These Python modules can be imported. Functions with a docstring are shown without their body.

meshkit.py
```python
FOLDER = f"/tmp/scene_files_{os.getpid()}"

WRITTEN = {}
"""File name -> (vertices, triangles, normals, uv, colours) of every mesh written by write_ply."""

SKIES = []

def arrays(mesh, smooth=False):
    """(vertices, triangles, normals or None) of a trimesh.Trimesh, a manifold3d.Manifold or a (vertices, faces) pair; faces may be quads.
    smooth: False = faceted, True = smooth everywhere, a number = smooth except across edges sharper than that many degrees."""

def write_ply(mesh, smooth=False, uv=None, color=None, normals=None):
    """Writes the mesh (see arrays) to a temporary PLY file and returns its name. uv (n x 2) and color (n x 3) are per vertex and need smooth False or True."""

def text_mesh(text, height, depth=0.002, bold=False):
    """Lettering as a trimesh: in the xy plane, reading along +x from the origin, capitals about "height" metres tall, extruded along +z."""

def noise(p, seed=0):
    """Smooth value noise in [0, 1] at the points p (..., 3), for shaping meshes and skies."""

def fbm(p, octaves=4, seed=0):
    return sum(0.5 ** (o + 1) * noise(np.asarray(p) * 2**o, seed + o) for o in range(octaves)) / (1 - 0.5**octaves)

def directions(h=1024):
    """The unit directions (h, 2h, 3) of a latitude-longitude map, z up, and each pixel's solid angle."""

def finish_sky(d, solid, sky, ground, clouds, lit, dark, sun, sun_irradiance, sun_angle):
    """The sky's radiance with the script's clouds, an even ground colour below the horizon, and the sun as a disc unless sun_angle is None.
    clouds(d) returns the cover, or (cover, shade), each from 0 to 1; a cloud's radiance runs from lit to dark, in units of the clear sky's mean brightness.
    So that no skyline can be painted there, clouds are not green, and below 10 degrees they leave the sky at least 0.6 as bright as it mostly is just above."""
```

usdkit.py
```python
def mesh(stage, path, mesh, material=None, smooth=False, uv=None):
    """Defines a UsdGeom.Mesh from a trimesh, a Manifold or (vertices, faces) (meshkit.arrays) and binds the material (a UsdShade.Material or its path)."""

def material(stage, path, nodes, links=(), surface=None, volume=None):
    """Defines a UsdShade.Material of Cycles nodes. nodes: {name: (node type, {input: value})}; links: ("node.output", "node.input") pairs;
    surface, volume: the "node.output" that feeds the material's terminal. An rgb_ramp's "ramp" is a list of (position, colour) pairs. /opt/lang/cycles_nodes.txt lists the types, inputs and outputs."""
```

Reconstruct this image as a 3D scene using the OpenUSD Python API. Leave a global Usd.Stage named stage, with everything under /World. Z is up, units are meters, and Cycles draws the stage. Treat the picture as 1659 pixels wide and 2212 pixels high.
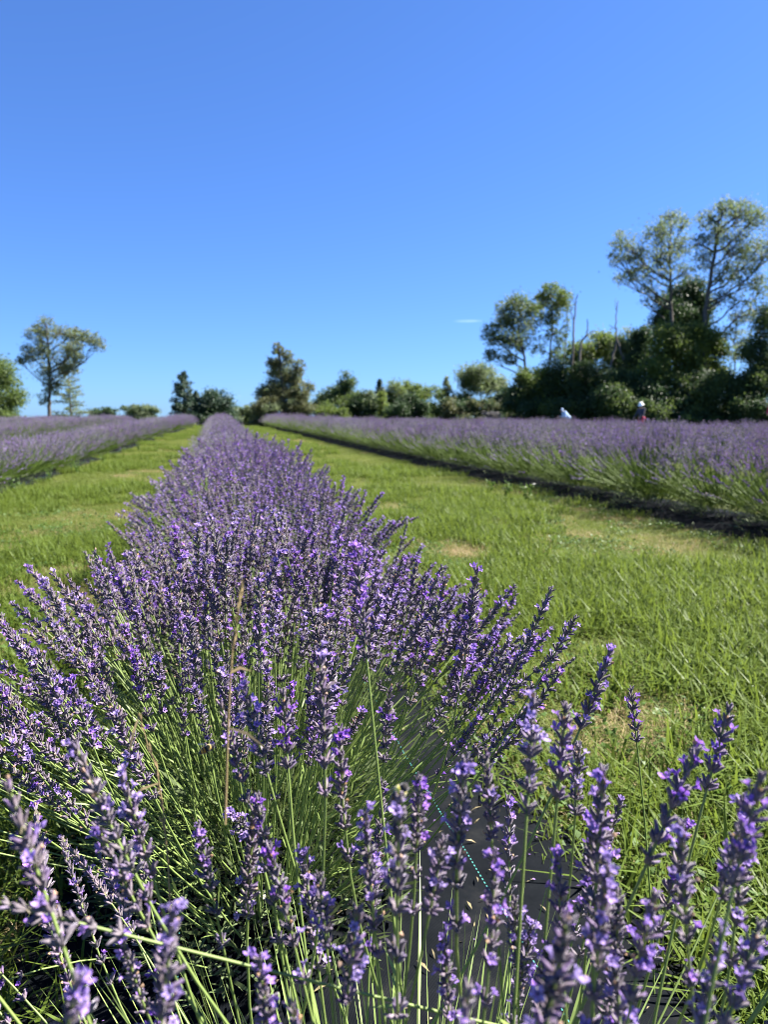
import math
import numpy as np, trimesh, manifold3d
import usdkit
from pxr import Usd, UsdGeom, UsdLux, UsdShade, Sdf, Gf, Vt

stage = Usd.Stage.CreateInMemory()
UsdGeom.SetStageUpAxis(stage, UsdGeom.Tokens.z)
UsdGeom.SetStageMetersPerUnit(stage, 1.0)
UsdGeom.Xform.Define(stage, '/World')
UsdGeom.Scope.Define(stage, '/World/Looks')

# ------------------------------------------------------------------ camera, sky, sun, exposure
PW, PH, F = 1659.0, 2212.0, 1500.0          # measuring frame of the photograph and focal length in its pixels
YAW = math.radians(13.4)                    # camera axis, to the right of the rows (+y)
PITCH = math.radians(7.6)
EYE = np.array([0.0, 0.0, 1.0])
FWD = np.array([math.sin(YAW) * math.cos(PITCH), math.cos(YAW) * math.cos(PITCH), -math.sin(PITCH)])
RIGHT = np.array([math.cos(YAW), -math.sin(YAW), 0.0])
UP = np.cross(RIGHT, FWD)
cam = UsdGeom.Camera.Define(stage, '/World/camera')
cam.CreateFocalLengthAttr(24.0)
cam.CreateHorizontalApertureAttr(24.0 * PW / F)
cam.CreateVerticalApertureAttr(24.0 * PH / F)
cam.CreateClippingRangeAttr(Gf.Vec2f(0.05, 5000))
cam.CreateFStopAttr(6.4)
cam.CreateFocusDistanceAttr(0.95)
cam.CreateExposureAttr(2.45)
cam.AddTransformOp().Set(Gf.Matrix4d(*[float(v) for v in (*RIGHT, 0, *UP, 0, *(-FWD), 0, *EYE, 1)]))

SUN_AZ, SUN_EL = math.radians(85), math.radians(48)
SUN = np.array([math.sin(SUN_AZ) * math.cos(SUN_EL), math.cos(SUN_AZ) * math.cos(SUN_EL), math.sin(SUN_EL)])
_w = FWD + RIGHT * ((1012 - PW / 2) / F) + UP * ((PH / 2 - 694) / F)
WISP_C = _w / np.linalg.norm(_w)
WISP_A = np.cross(WISP_C, [0, 0, 1.0]); WISP_A /= np.linalg.norm(WISP_A)
WISP_B = np.cross(WISP_A, WISP_C)
sky_mat = usdkit.material(stage, '/World/Looks/sky_air', {
    'sky': ('sky_texture', {'sky_type': 'single_scattering', 'sun_disc': False, 'sun_elevation': SUN_EL, 'sun_rotation': SUN_AZ,
                            'altitude': 200.0, 'air_density': 0.85, 'aerosol_density': 0.4, 'ozone_density': 3.0}),
    'soft': ('gamma', {'gamma': 0.80}),
    'tone': ('mix', {'mix_type': 'multiply', 'fac': 1.0, 'color2': (0.385, 0.645, 1.135)}),
    # one faint wisp of cloud low in the sky
    'dir': ('texture_coordinate', {}), 'da': ('vector_math', {'math_type': 'dot_product', 'vector2': tuple(WISP_A)}), 'db': ('vector_math', {'math_type': 'dot_product', 'vector2': tuple(WISP_B)}),
    'dc': ('vector_math', {'math_type': 'dot_product', 'vector2': tuple(WISP_C)}), 'ahead': ('math', {'math_type': 'greater_than', 'value2': 0.5}),
    'sa': ('math', {'math_type': 'multiply', 'value2': 1 / 0.024}), 'sb': ('math', {'math_type': 'multiply', 'value2': 1 / 0.0024}),
    'qa': ('math', {'math_type': 'multiply'}), 'qb': ('math', {'math_type': 'multiply'}), 'qq': ('math', {'math_type': 'add'}),
    'fade': ('map_range', {'range_type': 'smoothstep', 'from_min': 1.0, 'from_max': 0.0, 'to_min': 0.0, 'to_max': 0.15, 'clamp': True}),
    'wn': ('noise_texture', {'scale': 60.0, 'detail': 4.0}), 'wf': ('math', {'math_type': 'multiply'}), 'wg': ('math', {'math_type': 'multiply'}),
    'cloud': ('mix', {'color2': (9.0, 10.5, 12.0)}),
    'bg': ('background_shader', {'strength': 0.05})},
    [('sky.color', 'soft.color'), ('soft.color', 'tone.color1'), ('tone.color', 'cloud.color1'), ('cloud.color', 'bg.color'),
     ('dir.generated', 'da.vector1'), ('dir.generated', 'db.vector1'), ('dir.generated', 'dc.vector1'), ('da.value', 'sa.value1'), ('db.value', 'sb.value1'), ('sa.value', 'qa.value1'), ('sa.value', 'qa.value2'),
     ('sb.value', 'qb.value1'), ('sb.value', 'qb.value2'), ('qa.value', 'qq.value1'), ('qb.value', 'qq.value2'), ('qq.value', 'fade.value'), ('dir.generated', 'wn.vector'), ('fade.result', 'wf.value1'), ('wn.fac', 'wf.value2'),
     ('dc.value', 'ahead.value1'), ('wf.value', 'wg.value1'), ('ahead.value', 'wg.value2'), ('wg.value', 'cloud.fac')], surface='bg.background')
dome = UsdLux.DomeLight.Define(stage, '/World/sky')
UsdShade.MaterialBindingAPI.Apply(dome.GetPrim()).Bind(sky_mat)
dome.GetPrim().SetCustomDataByKey('kind', 'structure')
dome.GetPrim().SetCustomDataByKey('label', 'clear deep blue summer sky over the whole field')
sun = UsdLux.DistantLight.Define(stage, '/World/sun')
sun.CreateIntensityAttr(1.25)
sun.CreateAngleAttr(0.53)
sun.CreateColorAttr(Gf.Vec3f(1.0, 0.95, 0.86))
sun.GetPrim().CreateAttribute('inputs:normalize', Sdf.ValueTypeNames.Bool).Set(True)
_x = np.cross([0, 0, 1.0], SUN); _x /= np.linalg.norm(_x); _y = np.cross(SUN, _x)
sun.AddTransformOp().Set(Gf.Matrix4d(*[float(v) for v in (*_x, 0, *_y, 0, *SUN, 0, 0, 0, 50, 1)]))


def at(px, py, depth):
    """World point seen at photograph pixel (px, py) at the given depth along the camera axis."""
    return EYE + depth * (FWD + RIGHT * ((px - PW / 2) / F) + UP * ((PH / 2 - py) / F))


# ------------------------------------------------------------------ helpers
used = {}


def numbered(name, parent='/World'):
    k = used.get((parent, name), 0)
    used[(parent, name)] = k + 1
    return f'{parent}/{name}' if k == 0 else f'{parent}/{name}_{k:03d}'


def say(prim, label=None, cat=None, group=None, kind=None):
    for k, v in (('label', label), ('category', cat), ('group', group), ('kind', kind)):
        if v:
            prim.SetCustomDataByKey(k, v)
    return prim


def matrix(m):
    """numpy 4x4 (columns) to Gf (rows)."""
    return Gf.Matrix4d(*[float(v) for v in np.asarray(m).T.ravel()])


def xform(path, m=None):
    x = UsdGeom.Xform.Define(stage, path)
    if m is not None:
        x.AddTransformOp().Set(matrix(m))
    return x.GetPrim()


def place(p, rot=None, s=1.0):
    m = np.eye(4)
    m[:3, :3] = (np.eye(3) if rot is None else rot) * s
    m[:3, 3] = p
    return m


def obj(name, mesh, mat, parent='/World', smooth=False, tint=None, kind=None):
    path = numbered(name, str(parent))
    m = usdkit.mesh(stage, path, mesh, M[mat], smooth=smooth)
    if tint is not None:
        UsdGeom.PrimvarsAPI(m).CreatePrimvar('tint', Sdf.ValueTypeNames.Color3fArray, 'vertex').Set(Vt.Vec3fArray.FromNumpy(np.asarray(tint, np.float32)))
    if kind:
        say(m.GetPrim(), kind=kind)
    return m.GetPrim()


class MB:
    """Collects vertices, faces and vertex tints into one mesh."""
    def __init__(self):
        self.v, self.f, self.t, self.n = [], [], [], 0

    def add(self, v, f, t=None):
        v = np.asarray(v, float)
        self.v.append(v)
        self.f.append(np.asarray(f, int) + self.n)
        self.t.append(np.broadcast_to(np.asarray((1, 1, 1) if t is None else t, float), v.shape))
        self.n += len(v)
        return self

    def scatter(self, tv, tf, R, T, tint=None):
        """Copies of a template: R (m,3,3), T (m,3), tint (m,3) or (n,3) or (m,n,3)."""
        m, n = len(T), len(tv)
        if m == 0:
            return self
        v = np.einsum('mij,nj->mni', R, tv) + T[:, None, :]
        f = tf[None] + (np.arange(m) * n)[:, None, None]
        t = np.ones((m, n, 3)) if tint is None else np.asarray(tint, float)
        if t.ndim == 2:
            t = np.broadcast_to(t[:, None, :] if len(t) == m else t[None], (m, n, 3))
        return self.add(v.reshape(-1, 3), f.reshape(-1, 3), t.reshape(-1, 3))

    def mesh(self):
        return np.vstack(self.v), np.vstack(self.f)

    def tint(self):
        return np.vstack(self.t)


def unit(v):
    v = np.asarray(v, float)
    return v / np.maximum(np.linalg.norm(v, axis=-1, keepdims=True), 1e-12)


def frames(z, spin=None):
    """Rotations (m,3,3) that turn +z into the directions z, then spin about them."""
    z = unit(np.atleast_2d(z))
    ref = np.where(np.abs(z[:, 2:3]) > 0.95, [[1.0, 0, 0]], [[0, 0, 1.0]])
    x = unit(np.cross(ref, z))
    y = np.cross(z, x)
    if spin is not None:
        c, s = np.cos(spin)[:, None], np.sin(spin)[:, None]
        x, y = c * x + s * y, -s * x + c * y
    return np.stack([x, y, z], axis=2)


def tube(pts, r, sides=6, cap=True):
    pts = np.asarray(pts, float)
    r = np.broadcast_to(np.asarray(r, float), (len(pts),))
    d = np.gradient(pts, axis=0)
    d = unit(d)
    ref = np.array([0, 0, 1.0]) if abs(d[0, 2]) < 0.9 else np.array([1.0, 0, 0])
    x = unit(np.cross(ref, d)); y = np.cross(d, x)
    a = np.linspace(0, 2 * np.pi, sides, endpoint=False)
    v = pts[:, None] + r[:, None, None] * (np.cos(a)[None, :, None] * x[:, None] + np.sin(a)[None, :, None] * y[:, None])
    v = v.reshape(-1, 3)
    f = []
    for i in range(len(pts) - 1):
        for k in range(sides):
            a0, a1 = i * sides + k, i * sides + (k + 1) % sides
            f += [[a0, a1, a1 + sides], [a0, a1 + sides, a0 + sides]]
    if cap:
        n = len(v)
        v = np.vstack([v, pts[:1], pts[-1:]])
        last = (len(pts) - 1) * sides
        for k in range(sides):
            f += [[n, (k + 1) % sides, k], [n + 1, last + k, last + (k + 1) % sides]]
    return v, np.array(f)


def smoothstep(a, b, x):
    t = np.clip((np.asarray(x, float) - a) / (b - a), 0, 1)
    return t * t * (3 - 2 * t)


def wiggle(x, y):
    return np.sin(x * 1.7 + 0.9 * np.sin(y * 0.8)) * 0.5 + np.sin(y * 1.31 + 1.3 * np.sin(x * 0.63 + 1)) * 0.5


def terrain(x, y):
    x, y = np.asarray(x, float), np.asarray(y, float)
    z = 0.50 * smoothstep(9, 43, y) * (1 - 0.55 * smoothstep(1.5, 9, x))
    z = z - np.clip((y - 46) * 0.055, 0, 3.2) * smoothstep(44, 56, y)
    z = z + 0.004 * np.clip(x - 4, 0, 30) - 0.008 * np.clip(-x - 5, 0, 12)
    return z + 0.012 * wiggle(x, y)


# ------------------------------------------------------------------ materials
M = {}


def rough_mat(name, ramp, scale=8.0, rough=0.8, bump=0.0, dist=0.02, detail=6.0, spec=0.3):
    nodes = {'geo': ('geometry', {}), 'n': ('noise_texture', {'scale': scale, 'detail': detail, 'roughness': 0.6}),
             'r': ('rgb_ramp', {'ramp': ramp}), 'p': ('principled_bsdf', {'roughness': rough, 'specular_ior_level': spec})}
    links = [('geo.position', 'n.vector'), ('n.fac', 'r.fac'), ('r.color', 'p.base_color')]
    if bump:
        nodes['b'] = ('bump', {'strength': bump, 'distance': dist})
        links += [('n.fac', 'b.height'), ('b.normal', 'p.normal')]
    M[name] = usdkit.material(stage, f'/World/Looks/{name}', nodes, links, surface='p.BSDF')


def leaf_mat(name, ramp, trans=0.35, tcol=None, rough=0.55, spec=0.3, patch=None, patch_scale=0.6):
    """A leaf: colour varies from leaf to leaf (and over the ground with a slow noise), part of the light comes through."""
    nodes = {'geo': ('geometry', {}), 'r': ('rgb_ramp', {'ramp': ramp}),
             'p': ('principled_bsdf', {'roughness': rough, 'specular_ior_level': spec}),
             't': ('translucent_bsdf', {}), 'm': ('mix_closure', {'fac': trans}),
             'g': ('hsv', {'hue': 0.49, 'saturation': 1.0, 'value': 1.25, 'fac': 1.0})}
    links = [('geo.random_per_island', 'r.fac'), ('p.BSDF', 'm.closure1'), ('t.BSDF', 'm.closure2'), ('g.color', 't.color')]
    src = 'r.color'
    if patch:
        nodes['n'] = ('noise_texture', {'scale': patch_scale, 'detail': 3.0})
        nodes['c'] = ('rgb_ramp', {'ramp': [(0.38, (0, 0, 0)), (0.72, (0.85, 0.85, 0.85))]})
        nodes['r2'] = ('rgb_ramp', {'ramp': patch})
        nodes['mx'] = ('mix', {})
        links += [('geo.position', 'n.vector'), ('n.fac', 'c.fac'), ('geo.random_per_island', 'r2.fac'),
                  ('c.color', 'mx.fac'), ('r.color', 'mx.color1'), ('r2.color', 'mx.color2')]
        src = 'mx.color'
    links += [(src, 'p.base_color'), (src, 'g.color')]
    M[name] = usdkit.material(stage, f'/World/Looks/{name}', nodes, links, surface='m.closure')


def tint_mat(name, var=0.25, trans=0.0, rough=0.7, sheen=0.0, spec=0.3, fuzz=0.0):
    """Colour from the mesh's own tint, varied from piece to piece."""
    nodes = {'geo': ('geometry', {}), 'a': ('attribute', {'attribute': 'tint'}),
             'mr': ('map_range', {'from_min': 0.0, 'from_max': 1.0, 'to_min': 1 - var, 'to_max': 1 + var}),
             'oi': ('object_info', {}), 'hr': ('map_range', {'from_min': 0.0, 'from_max': 1.0, 'to_min': 0.487, 'to_max': 0.503}),
             'sr': ('map_range', {'from_min': 0.0, 'from_max': 1.0, 'to_min': 0.75, 'to_max': 1.15}),
             'h': ('hsv', {'hue': 0.5, 'saturation': 1.0, 'fac': 1.0}),
             'p': ('principled_bsdf', {'roughness': rough, 'sheen_weight': sheen, 'sheen_roughness': 0.4, 'sheen_tint': (0.85, 0.8, 0.95), 'specular_ior_level': spec})}
    links = [('geo.random_per_island', 'mr.value'), ('mr.result', 'h.value'), ('oi.random', 'hr.value'), ('hr.result', 'h.hue'), ('oi.random', 'sr.value'), ('sr.result', 'h.saturation'), ('a.color', 'h.color'), ('h.color', 'p.base_color')]
    out = 'p.BSDF'
    if trans:
        nodes['t'] = ('translucent_bsdf', {})
        nodes['m'] = ('mix_closure', {'fac': trans})
        links += [('h.color', 't.color'), ('p.BSDF', 'm.closure1'), ('t.BSDF', 'm.closure2')]
        out = 'm.closure'
    M[name] = usdkit.material(stage, f'/World/Looks/{name}', nodes, links, surface=out)


def plain_mat(name, col, rough=0.7, spec=0.4):
    M[name] = usdkit.material(stage, f'/World/Looks/{name}', {'geo': ('geometry', {}), 'n': ('noise_texture', {'scale': 30.0, 'detail': 4.0}),
        'r': ('rgb_ramp', {'ramp': [(0.25, tuple(c * 0.8 for c in col)), (0.75, tuple(min(1, c * 1.15) for c in col))]}),
        'p': ('principled_bsdf', {'roughness': rough, 'specular_ior_level': spec})},
        [('geo.position', 'n.vector'), ('n.fac', 'r.fac'), ('r.color', 'p.base_color')], surface='p.BSDF')


rough_mat('soil_and_turf', [(0.3, (0.025, 0.02, 0.011)), (0.45, (0.05, 0.05, 0.02)), (0.55, (0.065, 0.08, 0.022)), (0.66, (0.10, 0.105, 0.04)), (0.8, (0.17, 0.15, 0.08))], 26.0, 0.95, 1.0, 0.02, 9.0, 0.05)
rough_mat('bark', [(0.3, (0.03, 0.024, 0.019)), (0.7, (0.075, 0.062, 0.05))], 9.0, 0.9, 0.5, 0.03)
rough_mat('dead_wood', [(0.3, (0.05, 0.042, 0.035)), (0.7, (0.13, 0.115, 0.10))], 7.0, 0.9, 0.4, 0.03)
leaf_mat('grass_green', [(0, (0.09, 0.125, 0.02)), (0.3, (0.205, 0.25, 0.046)), (0.6, (0.325, 0.35, 0.09)), (0.82, (0.47, 0.44, 0.21)), (1, (0.650, 0.582, 0.381))], 0.45, rough=0.55, spec=0.25,
         patch=[(0, (0.15, 0.175, 0.04)), (0.3, (0.28, 0.305, 0.09)), (0.65, (0.42, 0.415, 0.18)), (1, (0.650, 0.571, 0.370))], patch_scale=1.1)
leaf_mat('grass_blade', [(0, (0.085, 0.125, 0.019)), (0.45, (0.235, 0.285, 0.058)), (0.8, (0.39, 0.415, 0.125)), (1, (0.598, 0.552, 0.310))], 0.45, rough=0.5, spec=0.15)
leaf_mat('straw', [(0, (0.30, 0.23, 0.12)), (0.5, (0.48, 0.39, 0.23)), (1, (0.62, 0.54, 0.37))], 0.35)
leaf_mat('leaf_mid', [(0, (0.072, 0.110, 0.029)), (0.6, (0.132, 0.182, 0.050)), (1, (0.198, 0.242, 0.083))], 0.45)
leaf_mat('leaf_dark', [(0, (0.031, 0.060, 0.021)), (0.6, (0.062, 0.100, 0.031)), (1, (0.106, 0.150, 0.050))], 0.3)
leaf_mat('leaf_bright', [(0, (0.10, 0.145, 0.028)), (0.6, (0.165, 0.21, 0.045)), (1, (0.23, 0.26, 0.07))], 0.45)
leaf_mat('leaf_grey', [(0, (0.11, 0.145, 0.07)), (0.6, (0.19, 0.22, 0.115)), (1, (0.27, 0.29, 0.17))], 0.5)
leaf_mat('leaf_brownish', [(0, (0.09, 0.10, 0.042)), (0.5, (0.155, 0.145, 0.068)), (1, (0.22, 0.19, 0.10))], 0.4)
leaf_mat('needle', [(0, (0.029, 0.058, 0.034)), (0.6, (0.052, 0.091, 0.055)), (1, (0.091, 0.130, 0.078))], 0.1)
leaf_mat('pale_twigs', [(0, (0.16, 0.15, 0.14)), (1, (0.34, 0.32, 0.31))], 0.2)
leaf_mat('lavender_leaf', [(0, (0.09, 0.12, 0.05)), (0.6, (0.15, 0.19, 0.085)), (1, (0.22, 0.25, 0.13))], 0.2, rough=0.7, spec=0.2)
leaf_mat('lavender_stem', [(0, (0.16, 0.22, 0.06)), (0.6, (0.24, 0.31, 0.095)), (1, (0.30, 0.36, 0.13))], 0.15, rough=0.5, spec=0.4)
leaf_mat('far_stem', [(0, (0.10, 0.155, 0.028)), (0.6, (0.18, 0.25, 0.05)), (1, (0.28, 0.34, 0.10))], 0.25, rough=0.6, spec=0.2)
leaf_mat('weed_leaf', [(0, (0.06, 0.11, 0.02)), (1, (0.16, 0.22, 0.055))], 0.4)
tint_mat('lavender_bud', 0.35, 0.12, 0.75, 0.35)
tint_mat('lavender_petal', 0.2, 0.35, 0.6, 0.1)
tint_mat('far_lavender', 0.35, 0.2, 0.8, 0.0)
# woven weed fabric with two rows of dashed teal marker thread
M['weed_fabric'] = usdkit.material(stage, '/World/Looks/weed_fabric', {
    'a': ('attribute', {'attribute': 'tint'}), 'geo': ('geometry', {}), 'sx': ('separate_xyz', {}), 'sp': ('separate_xyz', {}),
    'wy': ('math', {'math_type': 'multiply', 'value2': 2 * math.pi / 0.011}), 'cy': ('math', {'math_type': 'sine'}), 'on': ('math', {'math_type': 'greater_than', 'value2': 0.15}),
    'e1': ('math', {'math_type': 'subtract', 'value2': 0.30}), 'a1': ('math', {'math_type': 'absolute'}), 'l1': ('math', {'math_type': 'less_than', 'value2': 0.0011}),
    'e0': ('math', {'math_type': 'absolute'}), 'dash': ('math', {'math_type': 'multiply'}),
    'wv': ('wave_texture', {'bands_direction': 'y', 'scale': 95.0, 'distortion': 0.6, 'detail': 1.0}),
    'wh': ('wave_texture', {'bands_direction': 'x', 'scale': 130.0, 'distortion': 0.6, 'detail': 1.0}),
    'wm': ('math', {'math_type': 'multiply'}),
    'n': ('noise_texture', {'scale': 7.0, 'detail': 8.0, 'roughness': 0.7}),
    'dust': ('rgb_ramp', {'ramp': [(0.30, (0.0025, 0.0033, 0.0045)), (0.52, (0.005, 0.006, 0.0078)), (0.68, (0.011, 0.0115, 0.0125)), (0.85, (0.05, 0.045, 0.036))]}),
    'mx': ('mix', {'color2': (0.06, 0.24, 0.22)}),
    'b': ('bump', {'strength': 0.5, 'distance': 0.0015}),
    'p': ('principled_bsdf', {'roughness': 0.8, 'specular_ior_level': 0.025})},
    [('a.vector', 'sx.vector'), ('geo.position', 'sp.vector'), ('sp.y', 'wy.value1'), ('wy.value', 'cy.value1'), ('cy.value', 'on.value1'),
     ('sx.x', 'e0.value1'), ('e0.value', 'e1.value1'), ('e1.value', 'a1.value1'), ('a1.value', 'l1.value1'), ('l1.value', 'dash.value1'), ('on.value', 'dash.value2'),
     ('geo.position', 'n.vector'), ('n.fac', 'dust.fac'), ('dust.color', 'mx.color1'), ('dash.value', 'mx.fac'), ('mx.color', 'p.base_color'),
     ('geo.position', 'wv.vector'), ('geo.position', 'wh.vector'), ('wv.fac', 'wm.value1'), ('wh.fac', 'wm.value2'), ('wm.value', 'b.height'), ('b.normal', 'p.normal')], surface='p.BSDF')
plain_mat('skin', (0.28, 0.16, 0.10), 0.55)
plain_mat('dark_hair', (0.03, 0.022, 0.018), 0.5)
plain_mat('pale_blue_cloth', (0.30, 0.40, 0.58), 0.9)
plain_mat('white_cloth', (0.78, 0.78, 0.75), 0.9)
plain_mat('red_cloth', (0.42, 0.03, 0.05), 0.9)
plain_mat('dark_cloth', (0.03, 0.03, 0.045), 0.9)
plain_mat('bee_black', (0.015, 0.013, 0.012), 0.6)
plain_mat('bee_yellow', (0.55, 0.45, 0.10), 0.9)
plain_mat('bee_amber', (0.35, 0.14, 0.03), 0.7)
plain_mat('white_petal', (0.75, 0.75, 0.68), 0.7)
plain_mat('stone', (0.36, 0.32, 0.26), 0.9)
M['bee_wing'] = usdkit.material(stage, '/World/Looks/bee_wing', {'t': ('transparent_bsdf', {'color': (0.9, 0.88, 0.84)}), 'g': ('glossy_bsdf', {'color': (0.6, 0.55, 0.5), 'roughness': 0.3}), 'm': ('mix_closure', {'fac': 0.35})},
                                [('t.BSDF', 'm.closure1'), ('g.BSDF', 'm.closure2')], surface='m.closure')

# ------------------------------------------------------------------ the ground
def axis_steps(lo, hi, step, far):
    core = np.arange(lo, hi + step / 2, step)
    out = np.geomspace(step, far, 26)
    return np.concatenate([lo - out[::-1], core, hi + out])


gx, gy = axis_steps(-18, 34, 0.4, 1500), axis_steps(-3, 60, 0.4, 1500)
X, Y = np.meshgrid(gx, gy)
v = np.stack([X.ravel(), Y.ravel(), terrain(X.ravel(), Y.ravel())], 1)
i = np.arange(len(v)).reshape(X.shape)
q = np.stack([i[:-1, :-1].ravel(), i[:-1, 1:].ravel(), i[1:, 1:].ravel(), i[1:, :-1].ravel()], 1)
say(obj('ground', (v, q), 'soil_and_turf', smooth=True), 'gently rising field ground of soil and mown turf', kind='structure')

ROWS = [  # row centre x, first y, last y, plant scale, height factor, spacing, text
    ('c', 0.20, 0.35, 46, 1.09), ('l1', -3.15, 5.6, 46.5, 1.04), ('l2', -6.9, 14, 47, 1.05), ('l3', -10.6, 25, 47, 1.04), ('l4', -14.3, 36, 47, 1.04),
    ('r1', 4.75, 3.2, 46, 1.21), ('r2', 8.8, 6.5, 46, 1.19), ('r3', 12.9, 11, 44, 1.17), ('r4', 17.0, 18, 40, 1.15)]
ROWX = {r[0]: r[1] for r in ROWS}
FABRIC_HALF = 0.6


def row_x(key, y):
    x = ROWX[key]
    return x - np.sign(x - ROWX['c']) * 1.35 * smoothstep(10, 45, y)


def fabric(key, label, y0, y1, half=FABRIC_HALF):
    rng = np.random.default_rng(hash(key) % 1 + len(key) + int(abs(ROWX[key]) * 10))
    ys = np.arange(y0, y1, 0.12 if key in ('c', 'r1', 'l1') else 0.4)
    us = np.linspace(-1, 1, 15)
    U, YY = np.meshgrid(us, ys)
    xx = row_x(key, YY) + U * half + 0.02 * np.sin(YY * 2.3) * np.abs(U)
    zz = terrain(xx, YY) + 0.014 + 0.055 * (1 - U * U) + 0.008 * np.sin(YY * 9 + 3 * U) * np.sin(U * 7 + YY * 2) + 0.005 * np.sin(YY * 17 + 9 * U + 2 * np.sin(YY * 5)) * (0.4 + 0.6 * np.sin(YY * 3.1 + U) ** 2)
    v = np.stack([xx.ravel(), YY.ravel(), zz.ravel()], 1)
    i = np.arange(len(v)).reshape(U.shape)
    q = np.stack([i[:-1, :-1].ravel(), i[:-1, 1:].ravel(), i[1:, 1:].ravel(), i[1:, :-1].ravel()], 1)
    t = np.stack([U.ravel() * half, np.zeros(U.size), np.zeros(U.size)], 1)
    say(obj('weed_fabric', (v, q), 'weed_fabric', smooth=True, tint=t), label, 'weed fabric')


fabric('c', 'black woven weed fabric with dashed teal lines under the middle lavender row', -0.6, 47)
fabric('r1', 'black weed fabric strip in shade beyond the grass path, under the tall dense row', 2.0, 47)
fabric('l1', 'grey-black weed fabric strip under the row across the narrower grass path', 5.0, 47, 0.42)
fabric('l2', 'black weed fabric under the second row across the narrower grass path, below the bare sky', 14, 47)

# ------------------------------------------------------------------ grass
LEAF_V = np.array([(0, -0.5, 0), (-0.3, 0.02, 0.08), (0.3, 0.02, 0.08), (0, 0.5, -0.04)])
LEAF_F = np.array([(0, 2, 1), (1, 2, 3)])


def blades(rng, n, size, lo, hi, w, lean=0.9):
    """A square patch of bent grass blades, each with its own width and bend."""
    base = np.stack([rng.uniform(-size / 2, size / 2, n), rng.uniform(-size / 2, size / 2, n), np.full(n, -0.004)], 1)
    h = rng.uniform(lo, hi, n) * rng.uniform(0.6, 1.0, n)
    az = rng.uniform(0, 2 * np.pi, n)
    d = np.stack([np.cos(az), np.sin(az), np.zeros(n)], 1)
    side = np.stack([-np.sin(az), np.cos(az), np.zeros(n)], 1)
    ln = rng.uniform(0.1, lean, n)
    ww = w * rng.uniform(0.6, 1.3, n)
    P = []
    for t, wf in ((0, 1.0), (0.5, 0.85), (1.0, 0.0)):
        c = base + (d * (ln * t ** 1.7)[:, None] + np.array([0, 0, 1.0]) * (t * (1 - 0.45 * ln * t))[:, None]) * h[:, None]
        P += [c - side * (ww * wf / 2)[:, None], c + side * (ww * wf / 2)[:, None]]
    v = np.stack([P[0], P[1], P[2], P[3], P[4]], 1).reshape(-1, 3)
    f = (np.array([[0, 1, 3], [0, 3, 2], [2, 3, 4]])[None] + (np.arange(n) * 5)[:, None, None]).reshape(-1, 3)
    return v, f


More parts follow.
